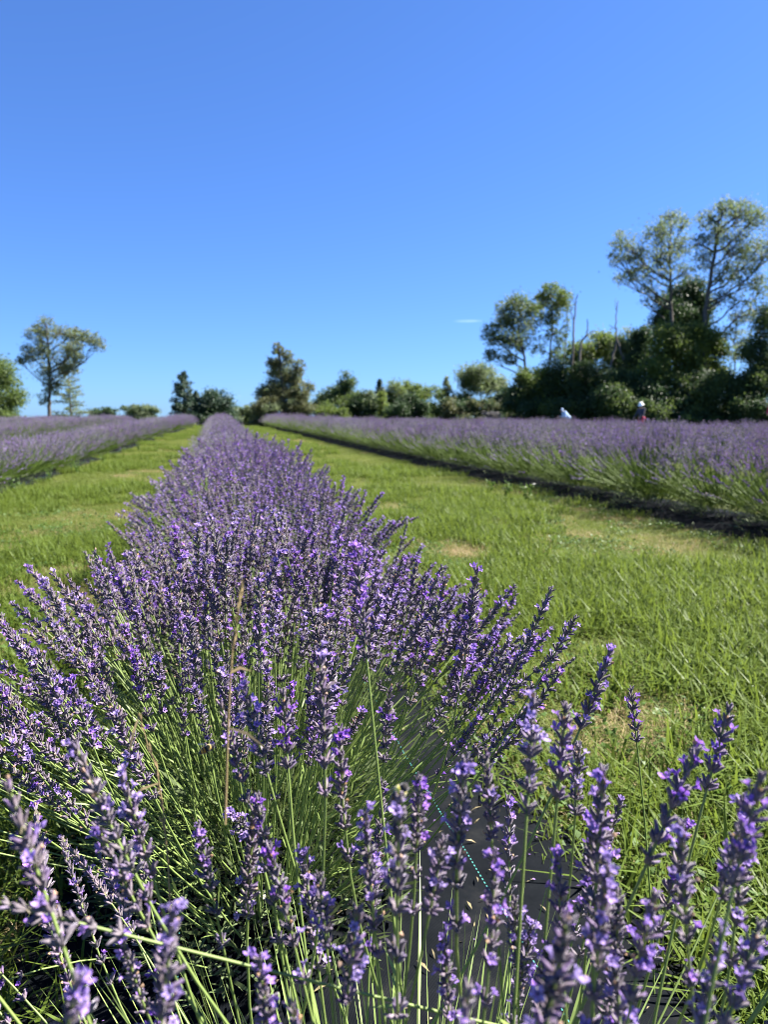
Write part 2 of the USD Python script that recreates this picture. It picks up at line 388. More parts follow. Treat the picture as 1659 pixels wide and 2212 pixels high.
def instancer(path, protos, pos, rotz, scale, which, rots=None):
    pi = UsdGeom.PointInstancer.Define(stage, path)
    rel = pi.CreatePrototypesRel()
    for p in protos:
        rel.AddTarget(p)
    pi.CreatePositionsAttr(Vt.Vec3fArray.FromNumpy(np.asarray(pos, np.float32)))
    if rots is None:
        qs = [Gf.Quath(math.cos(a / 2), 0, 0, math.sin(a / 2)) for a in rotz]
    else:
        qs = []
        for R in rots:
            qq = trimesh.transformations.quaternion_from_matrix(np.vstack([np.hstack([R, np.zeros((3, 1))]), [0, 0, 0, 1]]))
            qs.append(Gf.Quath(*[float(c) for c in qq]))
    pi.CreateOrientationsAttr(Vt.QuathArray(qs))
    sc = np.asarray(scale, np.float32)
    sc = np.repeat(sc[:, None], 3, 1) if sc.ndim == 1 else sc
    pi.CreateScalesAttr(Vt.Vec3fArray.FromNumpy(sc))
    pi.CreateProtoIndicesAttr(Vt.IntArray.FromNumpy(np.asarray(which, np.int32)))
    return pi.GetPrim()


def build_grass():
    rng = np.random.default_rng(7)
    path = '/World/grass'
    UsdGeom.PointInstancer.Define(stage, path)
    protos = []
    spec = [(620, 0.34, 0.025, 0.06, 0.0028, 1.5), (620, 0.34, 0.03, 0.075, 0.003, 1.6), (680, 0.34, 0.02, 0.05, 0.0026, 1.7),
            (360, 0.34, 0.05, 0.15, 0.0056, 1.4), (270, 0.34, 0.07, 0.23, 0.0074, 1.5)]
    for k, s in enumerate(spec):
        protos.append(obj('mown_patch' if k < 3 else 'lush_patch', blades(rng, *s), 'grass_green' if k < 3 else 'grass_blade', path).GetPath())
    protos.append(obj('dry_patch', blades(rng, 420, 0.34, 0.02, 0.08, 0.0022, 2.0), 'straw', path).GetPath())
    cl = MB()                                             # small broad leaves low among the blades
    n = 130
    p = np.stack([rng.uniform(-.16, .16, n), rng.uniform(-.16, .16, n), rng.uniform(0.008, 0.045, n)], 1)
    cl.scatter(LEAF_V, LEAF_F, frames(unit(rng.normal(0, 0.5, (n, 3)) + [0, 0, 1.0]), rng.uniform(0, 6.28, n)) * rng.uniform(0.014, 0.032, n)[:, None, None], p)
    protos.append(obj('clover_patch', cl.mesh(), 'weed_leaf', path).GetPath())
    wv = [(rng.uniform(0.5, 2.6) * math.cos(a), rng.uniform(0.5, 2.6) * math.sin(a), rng.uniform(0, 6.28)) for a in rng.uniform(0, 6.28, 14)]
    pos, which, sc = [], [], []

    cx0 = ROWX['c']

    def band(x0, x1, y0, y1, cell, mul=1.0, ragged=0.0):
        nx, ny = max(1, int((x1 - x0) / cell)), int((y1 - y0) / cell)
        gx, gy = np.meshgrid((np.arange(nx) + 0.5) / nx * (x1 - x0) + x0, (np.arange(ny) + 0.5) / ny * (y1 - y0) + y0)
        x = gx.ravel() + rng.uniform(-0.4, 0.4, gx.size) * cell
        y = gy.ravel() + rng.uniform(-0.4, 0.4, gx.size) * cell
        x = x + (1 - 2 * (x - x0) / (x1 - x0)) * 0 + np.where(x > cx0, -1, 1) * 1.35 * smoothstep(10, 45, y) * np.clip(np.abs(x - cx0) / 3.9, 0, 1)
        lush = 0.5 + 0.17 * sum(np.sin(a * x + b * y + c) for a, b, c in wv) / 1.6
        edge = np.minimum(x - x0, x1 - x)
        lush = lush + 0.35 * np.exp(-edge / 0.25) + 0.38 * (1 - smoothstep(3.0, 6, y))
        r = rng.uniform(0, 1, x.size)
        w = np.where(r < 0.95, rng.integers(0, 3, x.size), 5)
        w = np.where((lush + rng.normal(0, 0.22, x.size) > 0.72), rng.integers(3, 5, x.size), w)
        w = np.where((r > 0.98) & (w != 5), 5, w)
        near = (y < 8)
        more = near & (rng.uniform(0, 1, x.size) < 0.35 + 0.5 * (edge < 0.3))
        x, y = np.concatenate([x, x[more] + rng.normal(0, 0.05, more.sum())]), np.concatenate([y, y[more] + rng.normal(0, 0.05, more.sum())])
        w = np.concatenate([w, np.where(rng.uniform(0, 1, more.sum()) < 0.6, 6, 5)])
        for a in zip(x, y, w):
            pos.append((a[0], a[1], float(terrain(a[0], a[1]))))
            which.append(a[2])
            sc.append(mul * rng.uniform(0.85, 1.2))

    F2 = FABRIC_HALF - 0.06
    c, l1, r1, l2 = ROWX['c'], ROWX['l1'], ROWX['r1'], ROWX['l2']
    band(c + F2, r1 - F2, -0.2, 9, 0.20)
    band(c + F2, r1 - F2, 9, 47, 0.30, 1.15)
    band(l1 + F2 - 0.18, c - F2, 0.2, 9, 0.20)
    band(l1 + F2 - 0.18, c - F2, 9, 47, 0.30, 1.15)
    band(l2 + F2, l1 - F2 + 0.18, 8, 47, 0.34, 1.3)
    band(ROWX['l3'] + F2, l2 - F2, 20, 47, 0.45, 1.5)
    band(r1 + F2, ROWX['r2'] - F2, 3, 20, 0.5, 1.5)
    pr = instancer(path, protos, pos, rng.uniform(0, 6.28, len(pos)), sc, which)
    say(pr, 'mown green and straw-coloured grass of the paths between the lavender rows', 'grass', kind='stuff')


build_grass()

# ------------------------------------------------------------------ lavender: the parts of a flower stalk
CAL_BASE, CAL_MID, CAL_TIP = np.array((0.29, 0.265, 0.20)), np.array((0.225, 0.18, 0.205)), np.array((0.16, 0.115, 0.185))
VIOLET, TAN = np.array((0.345, 0.185, 0.68)), np.array((0.50, 0.33, 0.20))


def calyx_template(sides=5):
    """A ribbed, slightly swollen tube along +z, one unit long."""
    rings = ((0.0, 0.10), (0.18, 0.16), (0.6, 0.185), (1.0, 0.135))
    v, t = [], []
    for k, (z, r) in enumerate(rings):
        for j in range(sides):
            a = 2 * math.pi * (j + 0.5 * (k % 2)) / sides
            v.append((r * math.cos(a), r * math.sin(a), z + (0.06 * (-1) ** j if k == 3 else 0)))
            t.append((CAL_BASE, CAL_MID, CAL_MID, CAL_TIP)[k])
    v.append((0, 0, 0.9)); t.append(CAL_TIP * 0.6)
    f = []
    for k in range(len(rings) - 1):
        for j in range(sides):
            a, b = k * sides + j, k * sides + (j + 1) % sides
            f += [(a, b, b + sides), (a, b + sides, a + sides)]
    for j in range(sides):
        f.append(((len(rings) - 1) * sides + j, (len(rings) - 1) * sides + (j + 1) % sides, len(v) - 1))
    return np.array(v), np.array(f), np.array(t)


def corolla_template():
    """A short tube opening into five unequal lobes (two tall ones, three spreading), mouth along +z; about one unit across."""
    v, f, t = [], [], []
    n = 5
    for j in range(n):                                   # tube
        a = 2 * math.pi * j / n
        v += [(0.10 * math.cos(a), 0.10 * math.sin(a), -0.45), (0.17 * math.cos(a), 0.17 * math.sin(a), 0.0)]
        t += [VIOLET * 0.75, VIOLET * 0.7]
    for j in range(n):
        a, b = 2 * j, 2 * ((j + 1) % n)
        f += [(a, b, b + 1), (a, b + 1, a + 1)]
    for j in range(n):                                   # lobes
        a = 2 * math.pi * (j + 0.5) / n
        big = 1.25 if j in (0, 1) else 0.95
        ca, sa = math.cos(a), math.sin(a)
        def P(r, s, z):
            return (r * ca - s * sa, r * sa + s * ca, z)
        k = len(v)
        v += [P(0.15, -0.09, 0), P(0.15, 0.09, 0), P(0.32 * big, -0.17 * big, 0.20), P(0.32 * big, 0.17 * big, 0.20), P(0.35 * big, 0, 0.14), P(0.46 * big, -0.07, 0.42 if j < 2 else 0.16), P(0.46 * big, 0.07, 0.42 if j < 2 else 0.16)]
        t += [VIOLET * 0.75] * 2 + [VIOLET] * 3 + [VIOLET * 1.12] * 2
        f += [(k, k + 1, k + 4), (k, k + 4, k + 2), (k + 1, k + 3, k + 4), (k + 2, k + 4, k + 5), (k + 4, k + 6, k + 5), (k + 4, k + 3, k + 6)]
    return np.array(v), np.array(f), np.clip(np.array(t), 0, 0.9)


def husk_template():
    """A withered, curled corolla."""
    v = np.array([(0.12, 0, 0), (-0.06, 0.1, 0), (-0.06, -0.1, 0), (0.22, 0.06, 0.3), (-0.1, 0.2, 0.34), (-0.14, -0.17, 0.28), (0.05, 0.02, 0.52)])
    f = np.array([(0, 1, 4), (0, 4, 3), (1, 2, 5), (1, 5, 4), (2, 0, 3), (2, 3, 5), (3, 4, 6), (4, 5, 6), (5, 3, 6)])
    return v, f, np.tile(TAN, (len(v), 1))


def bract_template():
    v = np.array([(-0.5, 0, 0), (0.5, 0, 0), (-0.35, 0.18, 0.5), (0.35, 0.18, 0.5), (0, 0.32, 1.0)])
    return v, np.array([(0, 1, 3), (0, 3, 2), (2, 3, 4)])


CALYX, COROLLA, HUSK, BRACT = calyx_template(), corolla_template(), husk_template(), bract_template()
STALK_L = 0.5


def stalk_curve(bend, twist, L=STALK_L, n=9):
    t = np.linspace(0, 1, n)
    return np.stack([bend * L * t ** 2, twist * L * np.sin(t * 3.0) * 0.35, L * t * (1 - 0.25 * bend * bend * t)], 1)


def curve_at(c, s):
    """Points and directions at arc fractions s on a polyline."""
    seg = np.linalg.norm(np.diff(c, axis=0), axis=1)
    cum = np.concatenate([[0], np.cumsum(seg)]); cum /= cum[-1]
    p = np.stack([np.interp(s, cum, c[:, k]) for k in range(3)], 1)
    d = np.stack([np.interp(s, cum, np.gradient(c[:, k], cum)) for k in range(3)], 1)
    return p, unit(d)


def make_stalk(rng, head_len, whorls, bloom, gap, bend):
    """Meshes of one flower stalk standing on the origin: stem, buds, petals."""
    c = stalk_curve(bend, rng.uniform(-0.12, 0.12))
    stem = MB()
    stem.add(*tube(c, np.linspace(0.00155, 0.00105, len(c)), 5))
    leaves = rng.integers(1, 3)                           # a pair of narrow leaves low on the stem
    for k in range(leaves):
        p, d = curve_at(c, np.array([rng.uniform(0.05, 0.3)]))
        for s in (0, math.pi):
            az = rng.uniform(0, 0.6) + s
            dirn = unit(d[0] * 0.9 + np.array([math.cos(az), math.sin(az), 0.0]) * 0.5)
            side = unit(np.cross(dirn, [0, 0, 1.0])) * 0.0018
            L = rng.uniform(0.025, 0.045)
            q = p[0] + dirn * L
            stem.add([p[0] - side * 0.5, p[0] + side * 0.5, p[0] + dirn * L * 0.5 - side + [0, 0, 0.002], p[0] + dirn * L * 0.5 + side + [0, 0, 0.002], q], [(0, 1, 3), (0, 3, 2), (2, 3, 4)])
    h = head_len / STALK_L
    pos = list(1 - h * (1 - np.linspace(0, 1, whorls) ** 0.9))
    if gap:
        pos = [1 - h - rng.uniform(0.03, 0.075)] + pos
        if rng.uniform() < 0.3:
            pos = [pos[0] - rng.uniform(0.05, 0.09)] + pos
    n_low = len(pos) - whorls
    low_b, low_p, top_b, top_p = MB(), MB(), MB(), MB()
    P, D = curve_at(c, np.array(pos))
    Rf = frames(D)
    for w in range(len(pos)):
        u = w / max(1, len(pos) - 1)
        buds, pet = (low_b, low_p) if w < n_low else (top_b, top_p)
        m = int(round(rng.uniform(8.5, 12.0) * (1.0 if u < 0.8 else 0.7)))
        az = np.linspace(0, 2 * np.pi, m, endpoint=False) + rng.uniform(0, 6.28) + rng.uniform(-0.25, 0.25, m)
        tilt = np.radians(rng.uniform(20, 60, m) * (1.0 if u < 0.75 else 0.6))
        loc = np.stack([np.sin(tilt) * np.cos(az), np.sin(tilt) * np.sin(az), np.cos(tilt)], 1)
        dirs = loc @ Rf[w].T
        size = rng.uniform(0.0076, 0.0106, m) * (1.05 - 0.28 * max(0, u - 0.7) / 0.3)
        start = P[w] + dirs * 0.0012 + D[w] * rng.uniform(-0.0028, 0.0028, m)[:, None]
        R = frames(dirs, rng.uniform(0, 6.28, m)) * size[:, None, None]
        R[:, :, :2] *= rng.uniform(0.66, 0.92, m)[:, None, None]
        shade = rng.uniform(0.6, 1.35, (m, 1, 1))
        hue = np.where(rng.uniform(0, 1, (m, 1, 1)) < 0.3, np.array((0.95, 0.85, 1.25)), np.array((1.0, 1.0, 1.0)))
        buds.scatter(CALYX[0], CALYX[1], R, start, np.clip(CALYX[2][None] * shade * hue, 0, 0.8))
        for k in range(2):                                # bracts under the whorl
            a = az[0] + k * math.pi
            out = np.array([math.cos(a), math.sin(a), 0.25]) @ Rf[w].T
            x = unit(np.cross(D[w], out))
            Rb = np.stack([x, unit(out), D[w]], 1)[None] * np.array([0.006, 0.007, 0.006])
            buds.scatter(BRACT[0], BRACT[1], Rb, (P[w] - D[w] * 0.002)[None], np.array([(0.22, 0.19, 0.12)]))
        kind = rng.uniform(0, 1, m)
        b = bloom[0] + (bloom[1] - bloom[0]) * u
        op = kind < b
        tip = start + dirs * size[:, None]
        if op.any():
            do = unit(dirs[op] + 0.35 * rng.normal(0, 1, (op.sum(), 3)) + D[w] * 0.1)
            Rp = frames(do, rng.uniform(0, 6.28, op.sum())) * (rng.uniform(0.0068, 0.0094, op.sum()))[:, None, None]
            tn = COROLLA[2][None] * rng.uniform(0.75, 1.15, (op.sum(), 1, 1)) * np.where(rng.uniform(0, 1, (op.sum(), 1, 1)) < 0.3, np.array((1.2, 1.25, 1.02)), np.array((1, 1, 1.0)))
            pet.scatter(COROLLA[0], COROLLA[1], Rp, tip[op] + do * 0.002, np.clip(tn, 0, 0.9))
        dry = (~op) & (kind > 0.93)
        if dry.any():
            Rh = frames(dirs[dry], rng.uniform(0, 6.28, dry.sum())) * rng.uniform(0.006, 0.009, dry.sum())[:, None, None]
            pet.scatter(HUSK[0], HUSK[1], Rh, tip[dry] - dirs[dry] * 0.001, HUSK[2])
    if top_p.n == 0:
        top_p.scatter(COROLLA[0], COROLLA[1], frames(D[-1:]) * 0.007, P[-1:], COROLLA[2])
    return c, stem, (top_b, top_p, low_b, low_p)


STALKS, STALK_INFO = [], []


def build_stalks():
    rng = np.random.default_rng(11)
    for k in range(18):
        hl = rng.uniform(0.065, 0.125)
        bloom = [(0.04, 0.16), (0.09, 0.12), (0.03, 0.08), (0.12, 0.20), (0.05, 0.30), (0.04, 0.04)][k % 6]
        c, stem, parts = make_stalk(rng, hl, int(round(hl / 0.0108)), bloom, k % 3 != 1, [0.04, 0.12, 0.22, 0.32][k % 4])
        path = f'/World/flower_stalk_{k:03d}'
        stage.CreateClassPrim(path)
        obj('stem', stem.mesh(), 'lavender_stem', path, smooth=True)
        for part, nm, mt in zip(parts, ('buds', 'petals', 'lower_buds', 'lower_petals'), ('lavender_bud', 'lavender_petal') * 2):
            if part.n:
                obj(nm, part.mesh(), mt, path, smooth=mt == 'lavender_bud', tint=part.tint())
        STALKS.append(path)
        p, d = curve_at(c, np.array([1.0, 1 - hl / STALK_L]))
        STALK_INFO.append((c, hl, p[0], unit(p[0] - p[1])))


build_stalks()


def leaf_cushion(rng, n, r, h):
    """Narrow grey-green leaves crowding the woody base of a plant."""
    az, rr = rng.uniform(0, 6.28, n), r * np.sqrt(rng.uniform(0, 1, n))
    z = h * np.sqrt(np.maximum(0, 1 - (rr / r) ** 2)) * rng.uniform(0.15, 1.0, n)
    p = np.stack([rr * np.cos(az), rr * np.sin(az), z], 1)
    d = unit(np.stack([np.cos(az) * rr / r, np.sin(az) * rr / r, np.full(n, 0.7)], 1) + rng.normal(0, 0.45, (n, 3)))
    L = rng.uniform(0.028, 0.055, n)
    tv = np.array([(-0.05, 0, 0), (0.05, 0, 0), (-0.06, 0.06, 0.55), (0.06, 0.06, 0.55), (0, 0.16, 1.0)])
    tf = np.array([(0, 1, 3), (0, 3, 2), (2, 3, 4)])
    mb = MB().scatter(tv, tf, frames(d, rng.uniform(0, 6.28, n)) * L[:, None, None], p)
    return mb


def plant_spread(rng, n, tilt_max=64, squash=1.0):
    """Where n stalks stand in a plant and which way they lean: base points, directions, scales."""
    u = rng.uniform(0, 1, n)
    tilt = np.radians(tilt_max) * u ** 0.62
    az = rng.uniform(0, 6.28, n)
    d = np.stack([np.sin(tilt) * np.cos(az), np.sin(tilt) * np.sin(az), np.cos(tilt)], 1)
    br = 0.05 + 0.17 * (tilt / np.radians(tilt_max)) * rng.uniform(0.6, 1.1, n)
    base = np.stack([br * np.cos(az), br * np.sin(az), rng.uniform(0.05, 0.16, n)], 1)
    sc = rng.uniform(0.86, 1.13, n) * (1 + 0.05 * np.cos(tilt))
    return base, d, sc


def stalk_rotation(rng, d, up_bend=0.75):
    """Turn a stalk's +z to d, its bend (+x) mostly towards the sky."""
    d = unit(d)
    x = np.array([0, 0, 1.0]) - d * d[2]
    if np.linalg.norm(x) < 0.15:
        x = np.cross(d, rng.normal(0, 1, 3))
    x = unit(x)
    y = np.cross(d, x)
    a = rng.normal(0, 0.7) if rng.uniform() < up_bend else rng.uniform(0, 6.28)
    c, s = math.cos(a), math.sin(a)
    return np.stack([c * x + s * y, -s * x + c * y, d], 1)


def add_stalk(parent, k, m):
    path = numbered('flower_stalk', str(parent))
    x = UsdGeom.Xform.Define(stage, path)
    x.AddTransformOp().Set(matrix(m))
    x.GetPrim().GetReferences().AddInternalReference(STALKS[k])
    x.GetPrim().SetInstanceable(True)
    return x.GetPrim()


def near_plant(name, label, x, y, n_parts, n_more, group, seed, s=1.0, keep=None, extra=(), upright=0.0):
    rng = np.random.default_rng(seed)
    o = np.array([x, y, float(terrain(x, y)) + 0.05])
    root = xform(numbered(name), place(o))
    say(root, label, 'lavender', group)
    rp = root.GetPath()
    for (k, m) in extra:
        m = m.copy(); m[:3, 3] -= o
        add_stalk(rp, k, m)
    base, d, sc = plant_spread(rng, n_parts + n_more)
    if upright:                                           # crowded by its neighbour, the near side grows upright
        near = d[:, 1] < 0
        base[:, 1] -= np.where(near, -d[:, 1] * 0.30, 0)
        d[:, 1] *= np.where(near, 1 - upright, 1)
        d = unit(d)
    pos, rots, scs, which = [], [], [], []
    made = len(extra)
    for j in range(len(base)):
        R = stalk_rotation(rng, d[j])
        k = int(rng.integers(0, len(STALKS)))
        ss = s * sc[j]
        tip = base[j] * s + R @ STALK_INFO[k][2] * ss + o
        if keep and not keep(tip, base[j] * s + o, R):
            continue
        if made < min(300, n_parts + len(extra)):
            add_stalk(rp, k, place(base[j] * s, R, ss)); made += 1
        else:
            pos.append(base[j] * s); rots.append(R); scs.append(ss); which.append(k)
    if pos:
        path = f'{rp}/inner_flower_stalks'
        UsdGeom.PointInstancer.Define(stage, path)
        protos = []
        for k, st in enumerate(STALKS):
            p = UsdGeom.Xform.Define(stage, f'{path}/flower_stalk_{k:03d}')
            p.GetPrim().GetReferences().AddInternalReference(st)
            protos.append(p.GetPath())
        say(instancer(path, protos, pos, None, scs, which, rots), kind='stuff')
    cu = leaf_cushion(rng, 2600, 0.34 * s, 0.26 * s)
    if upright:
        c2 = leaf_cushion(rng, 1800, 0.28 * s, 0.2 * s).mesh()
        cu.add(c2[0] + [0, -0.20, 0], c2[1])
    obj('foliage', cu.mesh(), 'lavender_leaf', rp, kind='stuff')
    sh = MB()                                             # young green shoots without flowers
    nb = 420
    b2, d2, _ = plant_spread(rng, nb, 72)
    tv2 = np.array([(-0.004, 0, 0), (0.004, 0, 0), (0.05, -0.0045, 0.55), (0.05, 0.0045, 0.55), (0.12, 0, 1.0)])
    sh.scatter(tv2, np.array([(0, 1, 3), (0, 3, 2), (2, 3, 4)]), frames(d2, rng.uniform(0, 6.28, nb)) * rng.uniform(0.2, 0.40, nb)[:, None, None] * s, b2 * s)
    obj('green_shoots', sh.mesh(), 'lavender_stem', rp, kind='stuff')
    wood = MB()
    for j in range(9):
        a = j * 0.7 + rng.uniform(0, 0.4)
        r = rng.uniform(0.08, 0.2) * s
        wood.add(*tube([(0, 0, -0.06), (0.4 * r * math.cos(a), 0.4 * r * math.sin(a), 0.05), (r * math.cos(a), r * math.sin(a), 0.14 * s)], [0.009, 0.007, 0.004], 5))
    obj('woody_base', wood.mesh(), 'bark', rp, smooth=True)
    return root


# the stalks that stand out in front, by where they show: tip and foot of the flower head, depth
FRONT = [((165, 2130), (128, 2290), .34), ((372, 1985), (345, 2240), .37), ((22, 1712), (108, 1962), .42), ((-6, 1948), (112, 1978), .43),
         ((168, 1622), (288, 1880), .50), ((215, 1795), (300, 1965), .52), ((268, 1690), (332, 1900), .55), ((430, 1790), (462, 1950), .58),
         ((262, 2020), (292, 2115), .52), ((690, 1414), (702, 1660), .58), ((530, 1500), (582, 1690), .62), ((612, 1504), (622, 1655), .66),
         ((842, 1498), (830, 1640), .70), ((862, 1738), (858, 1990), .45), ((790, 1768), (800, 1900), .50), ((955, 1826), (930, 1960), .48),
         ((1002, 1660), (985, 1890), .50), ((1052, 1645), (1062, 1810), .54), ((1152, 1528), (1138, 1750), .52), ((1222, 1538), (1205, 1720), .55),
         ((1314, 1420), (1255, 1570), .72), ((1364, 1496), (1376, 1605), .82), ((1572, 1538), (1528, 1700), .62), ((1497, 1638), (1400, 1860), .52),
         ((1302, 1680), (1288, 1900), .50), ((1640, 1690), (1588, 1900), .40), ((1206, 1868), (1212, 2005), .50), ((1312, 1886), (1288, 2090), .40),
         ((1472, 1795), (1480, 1965), .44), ((1112, 1955), (1116, 2050), .55), ((1182, 2050), (1170, 2140), .50), ((1012, 2148), (1000, 2270), .36),
         ((1332, 2105), (1340, 2220), .43), ((1556, 2030), (1530, 2145), .42), ((960, 2030), (966, 2125), .52), ((585, 1840), (626, 2000), .54),
         ((1412, 1945), (1380, 2090), .42), ((1636, 2010), (1600, 2120), .42), ((1240, 1340), (1188, 1430), .95), ((1188, 1280), (1118, 1430), .92),
         ((1028, 1245), (1000, 1450), .78), ((770, 1195), (792, 1425), .64), ((735, 1590), (742, 1760), .62), ((480, 1530), (520, 1680), .66),
         ((1068, 1860), (1062, 2010), .46), ((905, 1690), (900, 1830), .52), ((690, 1900), (705, 2040), .5), ((560, 2085), (575, 2190), .45),
         ((1592, 1800), (1560, 1930), .47), ((1250, 1620), (1243, 1760), .6)]


def front_stalks(lo, hi):
    rng = np.random.default_rng(5)
    out = []
    for (a, b, dep) in FRONT:
        head_px = math.hypot(a[0] - b[0], a[1] - b[1]) / F * dep
        tip = at(*a, dep); foot = at(*b, dep * (1.0 + rng.uniform(-0.02, 0.05)))
        k = min(range(len(STALKS)), key=lambda j: abs(STALK_INFO[j][1] - head_px) + 0.02 * rng.uniform())
        ss = float(np.clip(head_px / STALK_INFO[k][1], 0.85, 1.2))
        d = unit(tip - foot)
        R = stalk_rotation(rng, d)
        # make the head (not the stem's foot) point along d
        hd = R @ STALK_INFO[k][3]
        axis = np.cross(hd, d); sn = np.linalg.norm(axis)
        if sn > 1e-6:
            R = trimesh.transformations.rotation_matrix(math.asin(min(1, sn)), axis / sn)[:3, :3] @ R
        o = tip - R @ STALK_INFO[k][2] * ss
        if lo <= o[1] < hi:
            out.append((k, place(o, R, ss)))
    return out


def clear_of_lens(tip, foot, R, low=None):
    """Keep stray stalks of the nearest plant out of the lens and of the open view."""
    ts = np.linspace(0.0, 1, 12)[:, None]
    pts = foot + (tip - foot) * ts - EYE
    dep = pts @ FWD
    tipd = (tip - EYE) @ FWD
    if tipd > 0.1:                                        # keep the nearest plant low, so that the one in focus stays open
        py = PH / 2 - F * ((tip - EYE) @ UP) / tipd
        if low and py < low:
            return False
    return not (((dep > -0.1) & (np.linalg.norm(pts, axis=1) < 0.36)).any())


cx = ROWX['c']
near_plant('lavender_plant', 'lavender plant at the bottom edge, its blurred violet spikes in front of everything', cx - 0.06, 0.50, 90, 0, None, 21, 0.96, lambda t, f, R: clear_of_lens(t, f, R, 1720), front_stalks(-9, 0.95))
near_plant('lavender_plant', 'big lavender plant in sharp focus with green stems fanning out over black fabric', cx - 0.14, 1.50, 290, 170, None, 22, 1.02, clear_of_lens, front_stalks(0.95, 9), 0.7)
near_plant('lavender_plant', 'second lavender plant of the middle row, standing behind the sharply focused one', cx - 0.02, 2.30, 290, 30, None, 23, 0.97)
near_plant('lavender_plant', 'third lavender plant of the middle row, flanked by a few long leaning spikes', cx + 0.02, 3.05, 270, 20, None, 24, 1.02)
near_plant('lavender_plant', 'fourth lavender plant of the middle row, softly blurred', cx - 0.02, 3.80, 255, 10, None, 25, 0.96)

# ------------------------------------------------------------------ lavender seen from farther off
def far_plant(rng, n, whorls, per, tilt_max=64, w=0.0062, foliage=240, bare=0.6):
    base, d, sc = plant_spread(rng, n, tilt_max)
    stems, heads = MB(), MB()
    tv = np.array([(0, 0, 0), (-0.22, 0.10, 0.5), (0.22, 0.10, 0.5), (0, 0.06, 1.0)])
    tf = np.array([(0, 2, 3), (0, 3, 1)])
    for j in range(n):
        if d[j][2] < 0.75 and rng.uniform() < bare:       # the flanks carry fewer flowers
            continue
        R = stalk_rotation(rng, d[j])
        c = stalk_curve(rng.choice([0.05, 0.15, 0.28]), 0.05, n=4)
        c = base[j] + (c * sc[j]) @ R.T
        stems.add(*tube(c, [0.0024, 0.002, 0.0016, 0.0012], 3, cap=False))
        hl = rng.uniform(0.06, 0.115)
        p, dd = curve_at(c, 1 - hl / STALK_L * (1 - np.linspace(0, 0.95, whorls)))
        Rf = frames(dd)
        m = whorls * per
        az = rng.uniform(0, 6.28, m)
        tl = np.radians(rng.uniform(20, 60, m))
        loc = np.stack([np.sin(tl) * np.cos(az), np.sin(tl) * np.sin(az), np.cos(tl)], 1)
        who = np.repeat(np.arange(whorls), per)
        dirs = np.einsum('mij,mj->mi', Rf[who], loc)
        pp = p[who] + dirs * 0.001
        isp = rng.uniform(0, 1, m) < 0.24
        L = np.where(isp, w * 1.9, w * 1.75) * rng.uniform(0.8, 1.2, m)
        wd = np.where(isp, 1.6, 1.25)
        RR = frames(dirs, rng.uniform(0, 6.28, m)) * L[:, None, None]
        RR[:, :, 0] *= wd[:, None]
        col = np.where(isp[:, None], VIOLET * np.array((1.0, 1.05, 0.92)), np.array((0.30, 0.235, 0.31))) * rng.uniform(0.7, 1.3, (m, 1))
        heads.scatter(tv, tf, RR, pp, np.clip(col, 0, 0.9))
    b2, d2, s2 = plant_spread(rng, n, tilt_max + 8)       # green shoots without flowers
    L2 = rng.uniform(0.26, 0.46, n)
    tv2 = np.array([(-0.006, 0, 0), (0.006, 0, 0), (0.05, -0.004, 0.55), (0.05, 0.004, 0.55), (0.12, 0, 1.0)])
    tf2 = np.array([(0, 1, 3), (0, 3, 2), (2, 3, 4)])
    stems.scatter(tv2, tf2, frames(d2, rng.uniform(0, 6.28, n)) * L2[:, None, None], b2)
    return stems, heads, leaf_cushion(rng, foliage, 0.36, 0.30)


FAR = {}


def build_far():
    rng = np.random.default_rng(31)
    for key, count, n, wh, per, fol, bare in (('mid_r', 4, 400, 7, 7, 900, 0.6), ('low_r', 4, 380, 4, 4, 300, 0.55), ('mid', 4, 300, 8, 8, 900, 0.2), ('low', 4, 340, 4, 4, 300, 0.12)):
        for k in range(count):
            path = f'/World/{key}_lavender_{k:03d}'
            stage.CreateClassPrim(path)
            st, hd, fo = far_plant(rng, n, wh, per, 68, {'mid': 0.0074, 'mid_r': 0.0064}.get(key, 0.0085), fol, bare)
            obj('stems', st.mesh(), 'far_stem', path, kind='stuff')
            obj('flower_heads', hd.mesh(), 'far_lavender', path, tint=hd.tint(), kind='stuff')
            obj('foliage', fo.mesh(), 'lavender_leaf', path, kind='stuff')
            FAR.setdefault(key, []).append(path)


build_far()
LABELS = {
    'c': ('lavender plant in the middle row, merging with its neighbours up to the crest', 'plants of the middle lavender row'),
    'l1': ('lavender plant in the first row across the narrower grass path, beside its green edge', 'plants of the first row across the narrower path'),
    'l2': ('lavender plant in the second row across the narrower path, behind a strip of grass', 'plants of the second row across the narrower path'),
    'l3': ('lavender plant in the hazy third row below the tall sparse tree', 'plants of the third row below the sparse tree'),
    'l4': ('lavender plant in the hazy fourth row below the tall sparse tree', 'plants of the fourth row below the sparse tree'),
    'r1': ('tall lavender plant in the dense row along the wide grass path and shaded fabric', 'plants of the dense row along the wide path'),
    'r2': ('lavender plant in the row just behind the dense tall one', 'plants of the row behind the dense one'),
    'r3': ('lavender plant showing only its flower tops below the wooded edge', 'plants whose tops show below the woods'),
    'r4': ('lavender plant in the last row before the wooded edge', 'plants of the last row before the woods')}


